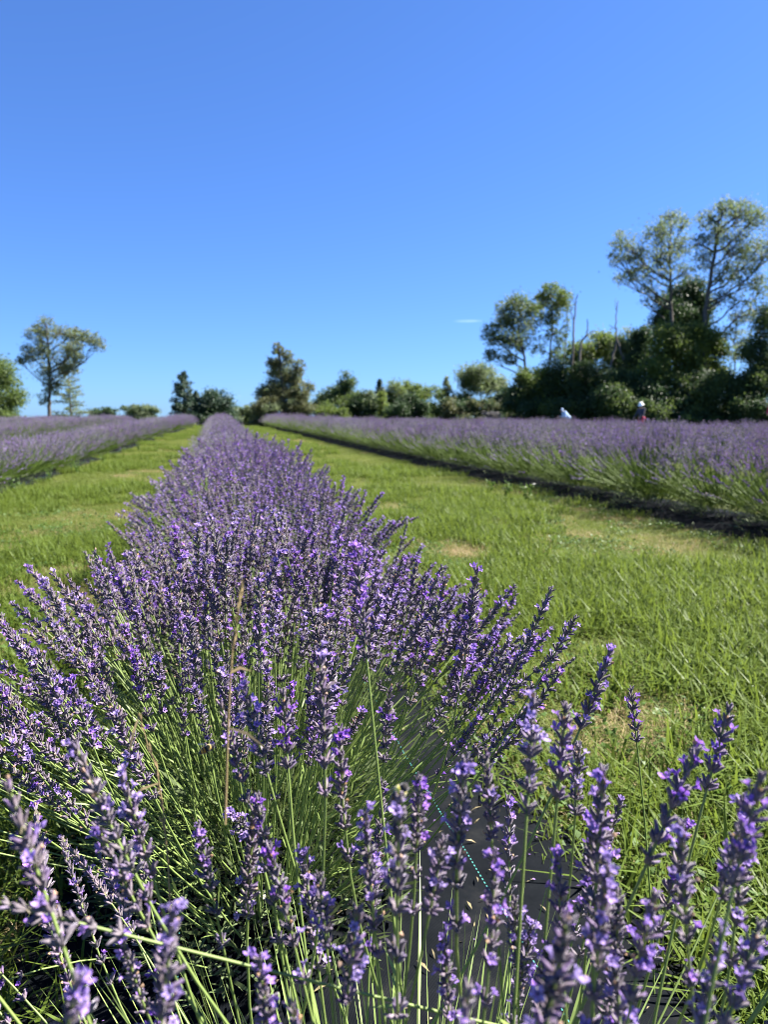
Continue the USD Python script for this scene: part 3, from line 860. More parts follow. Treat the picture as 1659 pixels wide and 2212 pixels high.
def far_rows():
    rng = np.random.default_rng(41)
    spots = []
    for key, x, y0, y1, s in ROWS:
        y = 4.55 if key == 'c' else y0
        while y < y1:
            px = float(row_x(key, y)) + rng.normal(0, 0.04)
            spots.append((math.hypot(px, y), key, px, y, s * (rng.uniform(0.90, 1.07) if key == 'c' else rng.uniform(0.93, 1.06))))
            y += 0.74 * (0.5 + 0.5 * s) * rng.uniform(0.88, 1.12)
    spots.sort(key=lambda a: a[0])
    pos, rz, sc, which = [], [], [], []
    for n, (dist, key, x, y, s) in enumerate(spots):
        z = float(terrain(x, y)) + 0.04
        a = rng.uniform(0, 6.28)
        sz = s * (rng.uniform(0.94, 1.06))
        if n < 292:
            src = FAR[('mid' if dist < 9 else 'low') + ('_r' if key[0] == 'r' else '')][int(rng.integers(0, 4))]
            c, sn = math.cos(a), math.sin(a)
            m = place((x, y, z), np.array([[c, -sn, 0], [sn, c, 0], [0, 0, 1.0]]) @ np.diag([s, s, sz]))
            p = xform(numbered('lavender_plant'), m)
            p.GetReferences().AddInternalReference(src)
            p.SetInstanceable(True)
            say(p, LABELS[key][0], 'lavender', LABELS[key][1])
        else:
            pos.append((x, y, z)); rz.append(a); sc.append((s, s, sz)); which.append(int(rng.integers(0, 4)))
    if pos:
        path = '/World/distant_lavender'
        UsdGeom.PointInstancer.Define(stage, path)
        protos = []
        for k, st in enumerate(FAR['low']):
            p = UsdGeom.Xform.Define(stage, f'{path}/lavender_plant_{k:03d}')
            p.GetPrim().GetReferences().AddInternalReference(st)
            protos.append(p.GetPath())
        say(instancer(path, protos, pos, rz, sc, which), 'purple haze of the farthest lavender rows along the crest', 'lavender', kind='stuff')


far_rows()

# ------------------------------------------------------------------ trees
def leaves(mb, rng, pts, size, flat=0.4):
    n = len(pts)
    d = unit(rng.normal(0, 1, (n, 3)) + np.array([0, 0, flat]))
    mb.scatter(LEAF_V, LEAF_F, frames(d, rng.uniform(0, 6.28, n)) * (size * rng.uniform(0.6, 1.4, n))[:, None, None], pts)


def tree(name, label, cat, D, trunk, blobs, mat, leaf_px=4.2, cover=1.0, r=0.16, droop=0.0, clump=0.20, seed=0, limbs=True, mat2=None, group=None):
    """A broadleaf tree: tapered trunk, a limb to each mass of the crown, twigs to its leaf clumps, and leaves in those clumps.
    trunk: photograph pixels of the axis from the ground up; blobs: (x, y, half width, half height, cover) in the same pixels."""
    rng = np.random.default_rng(1000 + seed)
    mpp = D / F
    P = [at(px, py, D + (0 if k == 0 else rng.normal(0, 0.25))) for k, (px, py) in enumerate(trunk)]
    g = P[0].copy(); g[2] = float(terrain(g[0], g[1])) - 0.1
    base = g.copy()
    if P[0][2] > g[2] + 0.3:
        P = [g] + P
    P = np.array(P)
    root = xform(numbered(name), place(base))
    say(root, label, cat, group)
    rp = root.GetPath()
    tb, cr, cr2 = MB(), MB(), MB()
    blobs = [(b[0], b[1] - 0.14 * b[3], b[2] * 1.22, b[3] * 1.24, b[4]) if b[4] > 0.9 else b for b in blobs]
    if max(b[1] + b[3] for b in blobs) > 896:             # crowns that reach the ground go right down to it
        for b in [b for b in blobs if b[1] + b[3] > 896 and b[4] > 0.9]:
            blobs.append((b[0], 910, b[2] * 1.05, 15, 1.5))
    fine = np.array([np.interp(np.linspace(0, len(P) - 1, 4 * len(P)), np.arange(len(P)), P[:, k]) for k in range(3)]).T
    fine[1:-1] += rng.normal(0, 0.03 * D / 50, (len(fine) - 2, 3))
    rad = r * np.linspace(1.0, 0.3, len(fine)); rad[0] *= 1.35
    tb.add(*tube(fine - base, rad, 8))
    for (bx, by, rx, ry, cov) in blobs:
        c = at(bx, by, D + rng.normal(0, 0.4) * rx * mpp)
        ax = np.array([rx * mpp, 0.8 * rx * mpp, ry * mpp])
        cz = clump if cov > 0.9 else 0.62 * clump
        n_cl = max(6, int(round((4.6 if cov > 0.9 else 7.5) * max(1.0, rx / 40) / cz * (0.8 + 0.4 * rng.uniform()))))
        u = unit(rng.normal(0, 1, (n_cl, 3))) * (rng.uniform(0.12, 1.0, n_cl) ** 0.45)[:, None] * 0.86
        cc = c + (u * ax) @ np.stack([RIGHT, np.array([-RIGHT[1], RIGHT[0], 0]), [0, 0, 1.0]])
        area = math.pi * rx * ry
        n = int(cover * cov * area * (4.8 if cov > 0.9 else 3.9) / (leaf_px ** 2 * 0.32))
        who = rng.integers(0, n_cl, n)
        sg = cz / max(1.0, (rx / 40) ** 0.5) * np.full(3, (ax[0] * ax[2]) ** 0.5) * [1.1, 1.1, 0.9]
        q = rng.normal(0, 1, (n, 3)) * sg * rng.uniform(0.7, 1.15, (n, 1))
        pts = cc[who] + q
        if droop:
            pts[:, 2] -= droop * np.abs(rng.normal(0, 1, n)) * ax[2] * 0.35
        pts[:, 2] = np.maximum(pts[:, 2], terrain(pts[:, 0], pts[:, 1]) + 0.05)
        sel = rng.uniform(0, 1, n) < (0.3 if mat2 else 0)
        selc = (who % 3 == 0) if mat2 else np.zeros(n, bool)
        leaves(cr, rng, pts[~selc] - base, leaf_px * mpp)
        if selc.any():
            leaves(cr2, rng, pts[selc] - base, leaf_px * mpp)
        if limbs:
            low = fine[fine[:, 2] < c[2] - 0.25 * ax[2]]
            if len(low) == 0:
                low = fine[:1]
            hd = np.linalg.norm((low - c)[:, :2], axis=1)
            st = low[np.argmin(np.abs(low[:, 2] - (c[2] - 0.8 * hd)))]
            mid = st * 0.45 + c * 0.55 + np.array([0, 0, -0.12 * np.linalg.norm(c - st)])
            lt = np.linspace(0, 1, 7)[:, None]
            limb = (1 - lt) ** 2 * st + 2 * lt * (1 - lt) * mid + lt ** 2 * c
            limb[1:-1] += rng.normal(0, 0.02 * np.linalg.norm(c - st) + 0.01, (5, 3))
            tb.add(*tube(limb - base, r * np.linspace(0.36, 0.10, 7), 5))
            for j in range(min(n_cl, 9)):
                s0 = limb[rng.integers(3, 7)]
                e = cc[j]
                tw = np.array([s0, (s0 + e) / 2 + rng.normal(0, 0.06, 3) * np.linalg.norm(e - s0), e])
                tb.add(*tube(tw - base, r * np.array([0.14, 0.09, 0.04]), 4))
    obj('trunk', tb.mesh(), 'bark', rp, smooth=True)
    obj('crown', cr.mesh(), mat, rp)
    if cr2.n:
        obj('crown', cr2.mesh(), mat2, rp)
    return root


def conifer(name, label, D, apex, foot_y, half, mat, seed, leaf_px=3.6, dens=1.0, gaps=0.15, power=0.9, droop=0.25, r=0.15, top_bare=0.0, cat='conifer', group=None):
    """A conifer: straight trunk with whorls of boughs, each bough a spray of needle tufts."""
    rng = np.random.default_rng(2000 + seed)
    mpp = D / F
    top = at(apex[0], apex[1], D)
    base = top.copy(); base[2] = float(terrain(base[0], base[1])) - 0.1
    H = top[2] - base[2]
    low = at(apex[0], foot_y, D)[2] - base[2]
    root = xform(numbered(name), place(base))
    say(root, label, cat, group)
    rp = root.GetPath()
    tb, cr = MB(), MB()
    zs = np.linspace(0, H, 9)
    tb.add(*tube(np.stack([rng.normal(0, 0.02, 9), rng.normal(0, 0.02, 9), zs], 1), np.linspace(r, 0.015, 9), 7))
    W = half * mpp
    levels = max(12, int((H - low) / (0.04 * H)))
    for z in np.linspace(low, H * 0.985, levels):
        f = (H - z) / (H - low)
        for k in range(rng.integers(5, 8)):
            if rng.uniform() < gaps:
                continue
            L = W * f ** power * rng.uniform(0.7, 1.15) + 0.06
            az = rng.uniform(0, 6.28)
            t = np.linspace(0.02, 1, 6)
            dz = L * (0.30 * (1 - f) * t - droop * f * t + 0.22 * droop * t ** 3)
            bp = np.stack([L * t * math.cos(az), L * t * math.sin(az), z + dz + rng.normal(0, 0.02)], 1)
            tb.add(*tube(bp, 0.018 + 0.12 * r * f * np.linspace(1, 0.2, 6), 4, cap=False))
            n = int(dens * 40 * (0.25 + f) * (7.0 / leaf_px))
            s = rng.uniform(0.1, 1, n) ** 0.75
            pts = np.stack([np.interp(s, t, bp[:, q]) for q in range(3)], 1)
            pts += rng.normal(0, 1, (n, 3)) * np.array([0.16, 0.16, 0.07]) * L * (0.4 + 0.6 * (1 - s))[:, None] + rng.normal(0, leaf_px * mpp * 0.5, (n, 3))
            leaves(cr, rng, pts, leaf_px * mpp, 0.1)
    obj('trunk', tb.mesh(), 'bark', rp, smooth=True)
    obj('crown', cr.mesh(), mat, rp)


def build_trees():
    # --- over the rows on the narrower side
    tree('broadleaf_tree', 'bright green tree cut off by the picture edge, beside the tall sparse tree', 'tree', 48, [(-14, 905), (-16, 860), (-22, 800)],
         [(-20, 805, 48, 30, 1.0), (10, 830, 46, 20, .8), (-10, 862, 58, 24, 1.2), (20, 868, 38, 12, .6), (-20, 888, 60, 24, 1.4), (15, 893, 30, 10, .5)], 'leaf_mid', 4.4, 0.9, 0.16, clump=0.26, seed=1, mat2='leaf_bright')
    tree('broadleaf_tree', 'tall sparse grey-brown tree with a bare lower trunk standing alone against the sky', 'tree', 62, [(107, 908), (106, 870), (108, 830), (106, 790), (104, 740), (98, 700)],
         [(100, 705, 30, 26, .55), (78, 725, 28, 26, .55), (130, 718, 40, 16, .5), (62, 765, 22, 26, .55), (92, 755, 30, 26, .55), (158, 722, 24, 24, .75), (190, 728, 28, 20, .7), (212, 745, 20, 18, .55), (160, 755, 34, 24, .7),
          (45, 778, 18, 10, .7), (100, 805, 24, 22, .5), (140, 785, 30, 22, .5), (112, 835, 26, 18, .8), (95, 862, 14, 20, .45), (170, 775, 20, 16, .4), (150, 800, 28, 16, .5), (115, 765, 70, 72, .17)], 'leaf_grey', 3.6, 0.8, 0.19, droop=0.25, clump=0.24, seed=2, mat2='leaf_brownish')
    conifer('conifer_tree', 'thin wispy conifer tucked against the bare trunk of the tall sparse tree', 66, (146, 788), 905, 40, 'leaf_grey', 3, 3.2, 0.75, 0.2, 0.35, 0.05)
    tree('bush', 'low dark bush on the skyline, the smaller one beside the wispy conifer', 'bush', 80, [(220, 910), (220, 895)], [(218, 893, 26, 8, 1.4), (238, 891, 18, 7, 1.2)], 'leaf_dark', 3.4, 1.0, 0.06, seed=4)
    tree('bush', 'low rounded grey-green bush on the skyline before the dark pine', 'bush', 78, [(290, 912), (290, 890)], [(285, 887, 22, 9, 1.3), (303, 889, 26, 11, 1.3), (325, 892, 18, 10, 1.3)], 'leaf_grey', 3.4, 1.0, 0.06, seed=5, mat2='leaf_dark')
    conifer('pine_tree', 'dark upright pine beside the rounded tree at the end of the middle row', 64, (394, 806), 900, 36, 'needle', 6, 4.0, 1.5, 0.12, 0.6, -0.05, cat='pine tree')
    conifer('pine_tree', 'small leaning side pine joined to the shoulder of the dark upright pine', 65, (424, 846), 900, 14, 'needle', 7, 3.6, 1.0, 0.15, 0.7, 0.0, cat='pine tree')
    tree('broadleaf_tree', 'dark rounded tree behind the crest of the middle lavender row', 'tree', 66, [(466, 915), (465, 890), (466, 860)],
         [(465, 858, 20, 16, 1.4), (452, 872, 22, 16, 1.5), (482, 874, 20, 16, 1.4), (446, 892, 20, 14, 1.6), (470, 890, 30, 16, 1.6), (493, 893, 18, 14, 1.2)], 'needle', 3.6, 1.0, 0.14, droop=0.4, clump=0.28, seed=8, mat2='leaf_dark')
    tree('bush', 'pale green bush filling the gap before the wispy tall tree', 'bush', 72, [(525, 915), (525, 895)], [(508, 893, 14, 12, 1.2), (530, 895, 18, 14, 1.2), (545, 890, 14, 14, 1.2)], 'leaf_grey', 3.4, 1.0, 0.06, seed=9, mat2='leaf_mid')
    tree('broadleaf_tree', 'tall wispy tree with a ragged olive crown beyond the end of the dense row', 'tree', 58, [(615, 912), (614, 870), (610, 820), (604, 770), (600, 745)],
         [(600, 757, 16, 20, .8), (620, 768, 16, 16, .7), (590, 785, 22, 20, .7), (645, 790, 18, 18, .7), (615, 805, 34, 26, 1.1), (640, 815, 20, 20, .9), (605, 840, 36, 24, 1.2), (580, 858, 28, 22, 1.0), (645, 848, 32, 22, 1.2),
          (615, 872, 46, 26, 1.4), (582, 885, 34, 18, 1.3), (650, 882, 30, 22, 1.4), (672, 838, 12, 10, .5), (560, 890, 18, 14, 1)], 'leaf_brownish', 3.6, 0.9, 0.2, droop=0.15, clump=0.17, seed=10, mat2='leaf_grey')
    # --- the far belt of trees
    tree('broadleaf_tree', 'dark round-topped tree at the near end of the far belt', 'tree', 62, [(745, 912), (745, 870), (746, 830)],
         [(747, 828, 18, 17, 1.5), (745, 855, 28, 18, 1.5), (720, 858, 26, 18, 1.4), (700, 880, 22, 22, 1.6), (735, 885, 40, 22, 1.7), (770, 880, 24, 20, 1.5)], 'leaf_dark', 3.8, 1.0, 0.15, clump=0.26, seed=11, mat2='leaf_mid')
    tree('bush', 'yellow-green bush at the foot of the dark round-topped tree', 'bush', 58, [(712, 912), (712, 890)], [(708, 889, 24, 13, 1.3), (738, 895, 18, 10, 1.2)], 'leaf_bright', 3.6, 1.0, 0.06, seed=12, mat2='leaf_mid')
    tree('broadleaf_tree', 'low grey-green tree between the round-topped tree and the pointed spruce tip', 'tree', 60, [(790, 912), (790, 875)], [(790, 868, 22, 20, 1.4), (775, 885, 24, 20, 1.5), (805, 885, 20, 20, 1.5)], 'leaf_dark', 3.8, 1.0, 0.1, seed=13, mat2='leaf_grey')
    conifer('spruce_tree', 'pointed spruce whose tip stands above the far belt', 64, (821, 822), 905, 24, 'needle', 14, 3.4, 1.2, 0.08, 0.75, 0.25, cat='spruce')
    tree('broadleaf_tree', 'narrow vine-covered yellow-green tree beside the pointed spruce', 'tree', 57, [(826, 912), (826, 870)], [(826, 862, 8, 14, 1.5), (827, 885, 9, 20, 1.6)], 'leaf_bright', 3.4, 1.0, 0.08, seed=15)
    tree('broadleaf_tree', 'sunlit yellow-green tree in the far belt, just behind the narrow vine-covered one', 'tree', 66, [(852, 912), (852, 860)], [(850, 848, 22, 18, 1.0), (836, 868, 20, 20, 1.1), (858, 875, 22, 22, 1.2)], 'leaf_bright', 3.6, 0.9, 0.1, seed=16, mat2='leaf_grey')
    tree('broadleaf_tree', 'yellow-green tree with a broad domed top above the dark cedar', 'tree', 68, [(890, 912), (890, 855)], [(882, 845, 24, 16, 1.0), (902, 856, 22, 16, 1.0), (885, 870, 28, 20, 1.2)], 'leaf_bright', 3.6, 0.9, 0.1, seed=17, mat2='leaf_mid')
    tree('broadleaf_tree', 'dark dense cedar-like tree in the middle of the far belt', 'tree', 56, [(880, 914), (880, 875)], [(880, 872, 22, 18, 1.6), (862, 889, 24, 18, 1.7), (900, 888, 24, 18, 1.7), (882, 895, 40, 14, 1.7), (912, 878, 12, 14, 1.2)], 'leaf_dark', 3.6, 1.0, 0.12, seed=18)
    tree('broadleaf_tree', 'airy yellow-green tree with sky showing through it, next to the thin spire', 'tree', 64, [(942, 912), (942, 870)], [(935, 850, 28, 13, 1.0), (955, 858, 20, 14, .8), (930, 875, 14, 14, .6), (958, 880, 20, 16, .9), (945, 893, 26, 10, 1.3)], 'leaf_bright', 3.6, 0.75, 0.1, seed=19, mat2='leaf_mid')
    conifer('conifer_tree', 'thin ragged conifer spire standing out between the yellow-green tree and the wide round one', 60, (966, 814), 900, 18, 'leaf_grey', 20, 3.2, 0.8, 0.3, 0.5, 0.05)
    tree('broadleaf_tree', 'shadowy brown-green tree under the thin conifer spire', 'tree', 55, [(975, 914), (975, 885)], [(968, 880, 18, 18, 1.5), (985, 888, 24, 16, 1.6)], 'leaf_brownish', 3.6, 1.0, 0.1, seed=21, mat2='leaf_dark')
    tree('broadleaf_tree', 'wide round blue-green tree with pale gaps low in its crown', 'tree', 60, [(1040, 912), (1040, 870), (1038, 830)],
         [(1030, 812, 34, 18, 1.3), (1008, 826, 22, 16, 1.2), (1060, 822, 30, 18, 1.2), (1040, 836, 40, 14, 1.1), (1085, 840, 18, 22, .9), (1005, 872, 26, 20, 1.4), (1065, 870, 26, 16, .7)], 'leaf_grey', 3.8, 0.95, 0.14, clump=0.26, seed=22, mat2='leaf_mid')
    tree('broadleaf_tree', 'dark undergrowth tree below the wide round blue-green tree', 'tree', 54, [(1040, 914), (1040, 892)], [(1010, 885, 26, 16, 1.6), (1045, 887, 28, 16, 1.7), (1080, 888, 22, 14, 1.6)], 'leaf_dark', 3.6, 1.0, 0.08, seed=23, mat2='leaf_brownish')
    tree('dead_brush', 'small heap of pale grey dead brush at the field edge', 'brush', 48, [(1058, 912), (1058, 898)], [(1050, 893, 12, 5, .8), (1066, 897, 16, 5, 1.1)], 'pale_twigs', 3.0, 0.8, 0.02, seed=24)
    tree('bush', 'dark bush filling the belt just before the pointed spruce', 'bush', 61, [(806, 914), (806, 890)], [(804, 884, 22, 16, 1.5), (830, 890, 20, 14, 1.5)], 'leaf_dark', 3.6, 1.0, 0.06, seed=51, mat2='leaf_mid')
    tree('bush', 'mid green bush between the dark cedar-like tree and the airy yellow-green one', 'bush', 59, [(922, 914), (922, 892)], [(918, 886, 20, 16, 1.5), (936, 892, 18, 12, 1.4)], 'leaf_mid', 3.6, 1.0, 0.06, seed=52)
    tree('bush', 'shadowy bush joining the belt to the corner of the wood', 'bush', 57, [(1092, 914), (1092, 888)], [(1090, 868, 20, 22, 1.5), (1105, 886, 22, 18, 1.6), (1070, 882, 20, 16, 1.5)], 'leaf_dark', 3.6, 1.0, 0.06, seed=53, mat2='leaf_grey')
    # --- the wood along the wide side
    tree('broadleaf_tree', 'airy spreading tree leaning out from the corner of the wood', 'tree', 50, [(1142, 912), (1140, 860), (1136, 800), (1130, 760), (1120, 720)],
         [(1090, 690, 32, 26, .8), (1125, 680, 30, 34, .95), (1062, 722, 26, 26, .75), (1100, 735, 34, 24, .7), (1065, 765, 24, 16, .7), (1100, 775, 30, 14, .65), (1130, 740, 22, 30, .55), (1085, 660, 22, 14, .4), (1098, 725, 56, 66, .2)], 'leaf_mid', 4.0, 0.85, 0.17, droop=0.2, clump=0.25, seed=25, mat2='leaf_grey')
    tree('broadleaf_tree', 'slender tree with a small rounded top and bare lower limbs beside the dead trunks', 'tree', 51, [(1178, 912), (1180, 850), (1186, 780), (1192, 720), (1194, 660)],
         [(1190, 625, 26, 18, .75), (1170, 650, 24, 22, .9), (1205, 655, 26, 24, .95), (1190, 685, 30, 22, .8), (1215, 640, 18, 14, .6), (1195, 720, 20, 26, .4), (1225, 700, 10, 40, .25), (1200, 770, 22, 24, .5), (1152, 690, 24, 40, .5), (1162, 745, 22, 30, .35), (1212, 745, 16, 40, .45)], 'leaf_mid', 4.0, 0.85, 0.13, droop=0.15, clump=0.25, seed=26, mat2='leaf_bright')
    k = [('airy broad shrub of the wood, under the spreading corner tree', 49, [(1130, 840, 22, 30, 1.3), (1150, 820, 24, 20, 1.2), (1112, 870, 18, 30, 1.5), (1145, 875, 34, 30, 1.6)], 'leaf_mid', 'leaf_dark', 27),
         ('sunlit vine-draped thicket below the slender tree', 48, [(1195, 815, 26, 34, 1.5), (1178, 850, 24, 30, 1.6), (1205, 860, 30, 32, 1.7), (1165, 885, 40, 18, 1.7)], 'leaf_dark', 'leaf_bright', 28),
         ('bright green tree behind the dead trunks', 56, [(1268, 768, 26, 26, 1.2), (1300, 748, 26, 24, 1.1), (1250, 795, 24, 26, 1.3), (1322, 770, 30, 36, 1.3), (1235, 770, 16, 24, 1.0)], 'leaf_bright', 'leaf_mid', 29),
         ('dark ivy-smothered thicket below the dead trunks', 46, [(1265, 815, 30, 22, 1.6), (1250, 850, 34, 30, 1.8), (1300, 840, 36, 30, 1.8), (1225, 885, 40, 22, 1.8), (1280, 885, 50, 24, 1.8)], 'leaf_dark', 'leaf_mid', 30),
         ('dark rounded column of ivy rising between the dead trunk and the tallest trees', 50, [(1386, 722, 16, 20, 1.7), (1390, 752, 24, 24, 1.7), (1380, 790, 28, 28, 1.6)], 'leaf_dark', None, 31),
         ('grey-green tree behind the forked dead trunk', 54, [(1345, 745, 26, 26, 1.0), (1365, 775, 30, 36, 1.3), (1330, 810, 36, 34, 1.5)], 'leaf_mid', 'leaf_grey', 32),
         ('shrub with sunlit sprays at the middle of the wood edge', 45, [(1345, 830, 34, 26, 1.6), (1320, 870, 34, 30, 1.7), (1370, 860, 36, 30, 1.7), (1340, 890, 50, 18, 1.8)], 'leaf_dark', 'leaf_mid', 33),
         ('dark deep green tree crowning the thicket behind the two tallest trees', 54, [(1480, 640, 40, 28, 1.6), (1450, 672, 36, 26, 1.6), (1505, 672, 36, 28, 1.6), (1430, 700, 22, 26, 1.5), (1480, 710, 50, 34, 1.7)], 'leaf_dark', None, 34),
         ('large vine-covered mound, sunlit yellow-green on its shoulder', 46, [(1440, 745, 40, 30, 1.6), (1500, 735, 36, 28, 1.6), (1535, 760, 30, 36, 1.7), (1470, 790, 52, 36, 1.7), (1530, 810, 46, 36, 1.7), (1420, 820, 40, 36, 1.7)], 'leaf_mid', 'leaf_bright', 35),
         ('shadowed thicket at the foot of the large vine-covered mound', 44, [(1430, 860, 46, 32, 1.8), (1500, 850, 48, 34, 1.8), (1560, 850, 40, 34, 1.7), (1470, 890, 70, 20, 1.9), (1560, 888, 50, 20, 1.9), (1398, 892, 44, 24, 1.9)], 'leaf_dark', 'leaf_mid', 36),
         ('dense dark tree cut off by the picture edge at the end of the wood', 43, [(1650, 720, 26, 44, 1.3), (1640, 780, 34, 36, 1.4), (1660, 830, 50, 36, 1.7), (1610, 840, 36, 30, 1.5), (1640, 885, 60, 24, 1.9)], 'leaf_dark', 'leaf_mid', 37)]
    for lab, D, bl, m1, m2, sd in k:
        bx = float(np.mean([b[0] for b in bl]))
        tree('thicket_tree', lab, 'tree', D, [(bx, 912), (bx, 870), (bx, min(880, max(b[1] for b in bl)) - 30)], bl, m1, 4.4, 1.0, 0.14, clump=0.24, seed=sd, mat2=m2)
    tree('broadleaf_tree', 'tall open tree forking low into spreading limbs, the lower of the two tallest', 'tree', 48, [(1462, 905), (1460, 800), (1458, 740), (1450, 670), (1448, 600), (1446, 540)],
         [(1340, 520, 28, 26, .45), (1368, 545, 34, 26, .55), (1385, 580, 34, 24, .45), (1420, 500, 34, 30, .5), (1450, 470, 28, 22, .45), (1440, 560, 36, 34, .5), (1475, 530, 30, 28, .4), (1350, 600, 30, 24, .35),
          (1400, 620, 26, 20, .3), (1478, 480, 18, 22, .35), (1395, 650, 20, 14, .25), (1330, 555, 18, 26, .4), (1480, 585, 24, 24, .35), (1410, 555, 88, 95, .15), (1440, 500, 60, 50, .1)], 'leaf_grey', 4.0, 0.8, 0.2, droop=0.3, clump=0.24, seed=38, mat2='leaf_mid')
    tree('broadleaf_tree', 'tallest open tree with a wide airy crown reaching the picture edge', 'tree', 46, [(1520, 905), (1520, 800), (1518, 740), (1526, 660), (1536, 590), (1545, 540), (1552, 480)],
         [(1530, 470, 34, 28, .5), (1565, 445, 34, 24, .5), (1600, 455, 36, 26, .5), (1635, 470, 30, 28, .5), (1545, 510, 36, 30, .55), (1520, 560, 28, 34, .45), (1590, 530, 40, 34, .45), (1635, 540, 36, 36, .5),
          (1570, 590, 36, 34, .45), (1615, 600, 40, 34, .4), (1650, 620, 34, 34, .4), (1560, 640, 30, 24, .35), (1690, 520, 40, 60, .4), (1600, 650, 34, 20, .3), (1505, 520, 20, 20, .3), (1590, 540, 95, 115, .15), (1600, 470, 80, 50, .1)], 'leaf_grey', 4.0, 0.8, 0.22, droop=0.25, clump=0.24, seed=39, mat2='leaf_mid')
    tree('sapling', 'thin pale sapling standing in the sky gap near the end of the wood', 'tree', 47, [(1584, 905), (1586, 800), (1590, 720), (1592, 680)],
         [(1590, 690, 26, 20, .5), (1575, 720, 22, 22, .5), (1605, 730, 26, 26, .45), (1590, 765, 26, 24, .4), (1620, 680, 22, 18, .5)], 'leaf_grey', 3.6, 0.8, 0.07, clump=0.26, seed=40)

    def snag(label, D, arms, seed):
        rng = np.random.default_rng(3000 + seed)
        p0 = at(*arms[0][0][0], D)
        base = np.array([p0[0], p0[1], float(terrain(p0[0], p0[1])) - 0.1])
        root = xform(numbered('dead_tree'), place(base))
        say(root, label, 'dead tree')
        for k, (pts, r0, r1) in enumerate(arms):
            P = [at(x, y, D + 0.1 * rng.normal()) for x, y in pts]
            if k == 0:
                P = [base] + P
            P = np.array(P)
            n = 4 * len(P)
            fine = np.array([np.interp(np.linspace(0, len(P) - 1, n), np.arange(len(P)), P[:, q]) for q in range(3)]).T
            fine[1:-1] += rng.normal(0, 0.025, (n - 2, 3))
            obj('trunk' if k == 0 else 'limb', tube(fine - base, 0.7 * np.linspace(r0, r1, n), 7), 'dead_wood', root.GetPath(), smooth=True)
    snag('tall bare dead trunk with a broken forked top beside the slender tree', 50, [([(1236, 800), (1238, 740), (1240, 700), (1244, 660), (1248, 636)], 0.15, 0.04), ([(1240, 700), (1234, 670), (1231, 645)], 0.06, 0.02), ([(1244, 665), (1237, 645), (1242, 632)], 0.04, 0.015)], 1)
    snag('thin bare dead trunk nearest the slender tree', 51, [([(1222, 830), (1218, 780), (1224, 720), (1226, 660), (1228, 640)], 0.10, 0.02)], 2)
    snag('short dead trunk curving up into two bare arms', 49, [([(1252, 800), (1253, 760), (1256, 738), (1268, 722), (1271, 706), (1269, 690)], 0.14, 0.04), ([(1256, 738), (1266, 728), (1282, 715)], 0.07, 0.03), ([(1253, 765), (1244, 755), (1238, 752)], 0.06, 0.02)], 3)
    snag('lone dead trunk with a forked foot and a splintered top', 50, [([(1318, 800), (1326, 760), (1333, 735), (1329, 705), (1332, 670), (1335, 650)], 0.13, 0.03), ([(1333, 735), (1340, 755), (1348, 780)], 0.09, 0.08), ([(1330, 712), (1322, 706), (1316, 703)], 0.05, 0.02), ([(1332, 672), (1329, 655), (1330, 645)], 0.035, 0.012)], 4)
    snag('pale broken log slanting out of the thicket below the dead trunks', 48, [([(1262, 832), (1256, 815), (1248, 800)], 0.13, 0.10)], 5)


build_trees()


def ground_at(px, py):
    d = FWD + RIGHT * ((px - PW / 2) / F) + UP * ((PH / 2 - py) / F)
    t = 1.0
    for _ in range(40):
        p = EYE + d * t
        t += (p[2] - float(terrain(p[0], p[1]))) / max(0.05, -d[2] * 1.2)
    return EYE + d * t


# ------------------------------------------------------------------ weeds, dry grass, stones
def weed(px, py, h, label, seed, flower=None, group=None):
    rng = np.random.default_rng(500 + seed)
    g = ground_at(px, py)
    g[2] = float(terrain(g[0], g[1]))
    root = xform(numbered('weed'), place(g))
    say(root, label, 'weed', group)
    stem, lf, fl = MB(), MB(), MB()
    for k in range(5):
        az, ln = rng.uniform(0, 6.28), rng.uniform(0.15, 0.5)
        hh = h * rng.uniform(0.6, 1.0)
        t = np.linspace(0, 1, 6)[:, None]
        c = np.concatenate([ln * hh * t ** 1.5 * math.cos(az), ln * hh * t ** 1.5 * math.sin(az), hh * t], 1)
        stem.add(*tube(c, np.linspace(0.0025, 0.0012, 6), 4))
        m = 11
        p, d = curve_at(c, rng.uniform(0.15, 0.98, m))
        dd = unit(d * 0.5 + rng.normal(0, 0.6, (m, 3)) + [0, 0, 0.2])
        lf.scatter(LEAF_V + [0, 0.5, 0], LEAF_F, frames(np.cross(dd, rng.normal(0, 1, (m, 3))), rng.uniform(0, 6.28, m)) * rng.uniform(0.025, 0.055, m)[:, None, None], p)
        if flower and k == 0:
            for q in range(9):
                a = q * 0.698
                fl.add(np.array([(0, 0, 0.004), (0.02 * math.cos(a - .25), 0.02 * math.sin(a - .25), 0.008), (0.026 * math.cos(a), 0.026 * math.sin(a), 0.006), (0.02 * math.cos(a + .25), 0.02 * math.sin(a + .25), 0.008)]) + c[-1], [(0, 1, 2), (0, 2, 3)])
    rp = root.GetPath()
    obj('stem', stem.mesh(), 'weed_leaf', rp)
    obj('leaves', lf.mesh(), 'weed_leaf', rp)
    if flower:
        obj('blossom', fl.mesh(), flower, rp)


weed(1138, 1088, 0.30, 'leafy weed with white blossoms at the shaded fabric edge of the dense row', 1, 'white_petal')
weed(1092, 1078, 0.24, 'small leafy green weed beside the white-flowered one', 2)
weed(1060, 1066, 0.20, 'tiny green weed, farthest of the three at the shaded fabric edge', 3)
for k, (px, py) in enumerate([(30, 1068), (105, 1042), (165, 1024), (225, 1004), (300, 975)]):
    weed(px, py, 0.26, 'small green weed standing along the grassy foot of the row across the narrower path', 10 + k, None, 'weeds along the narrower path')


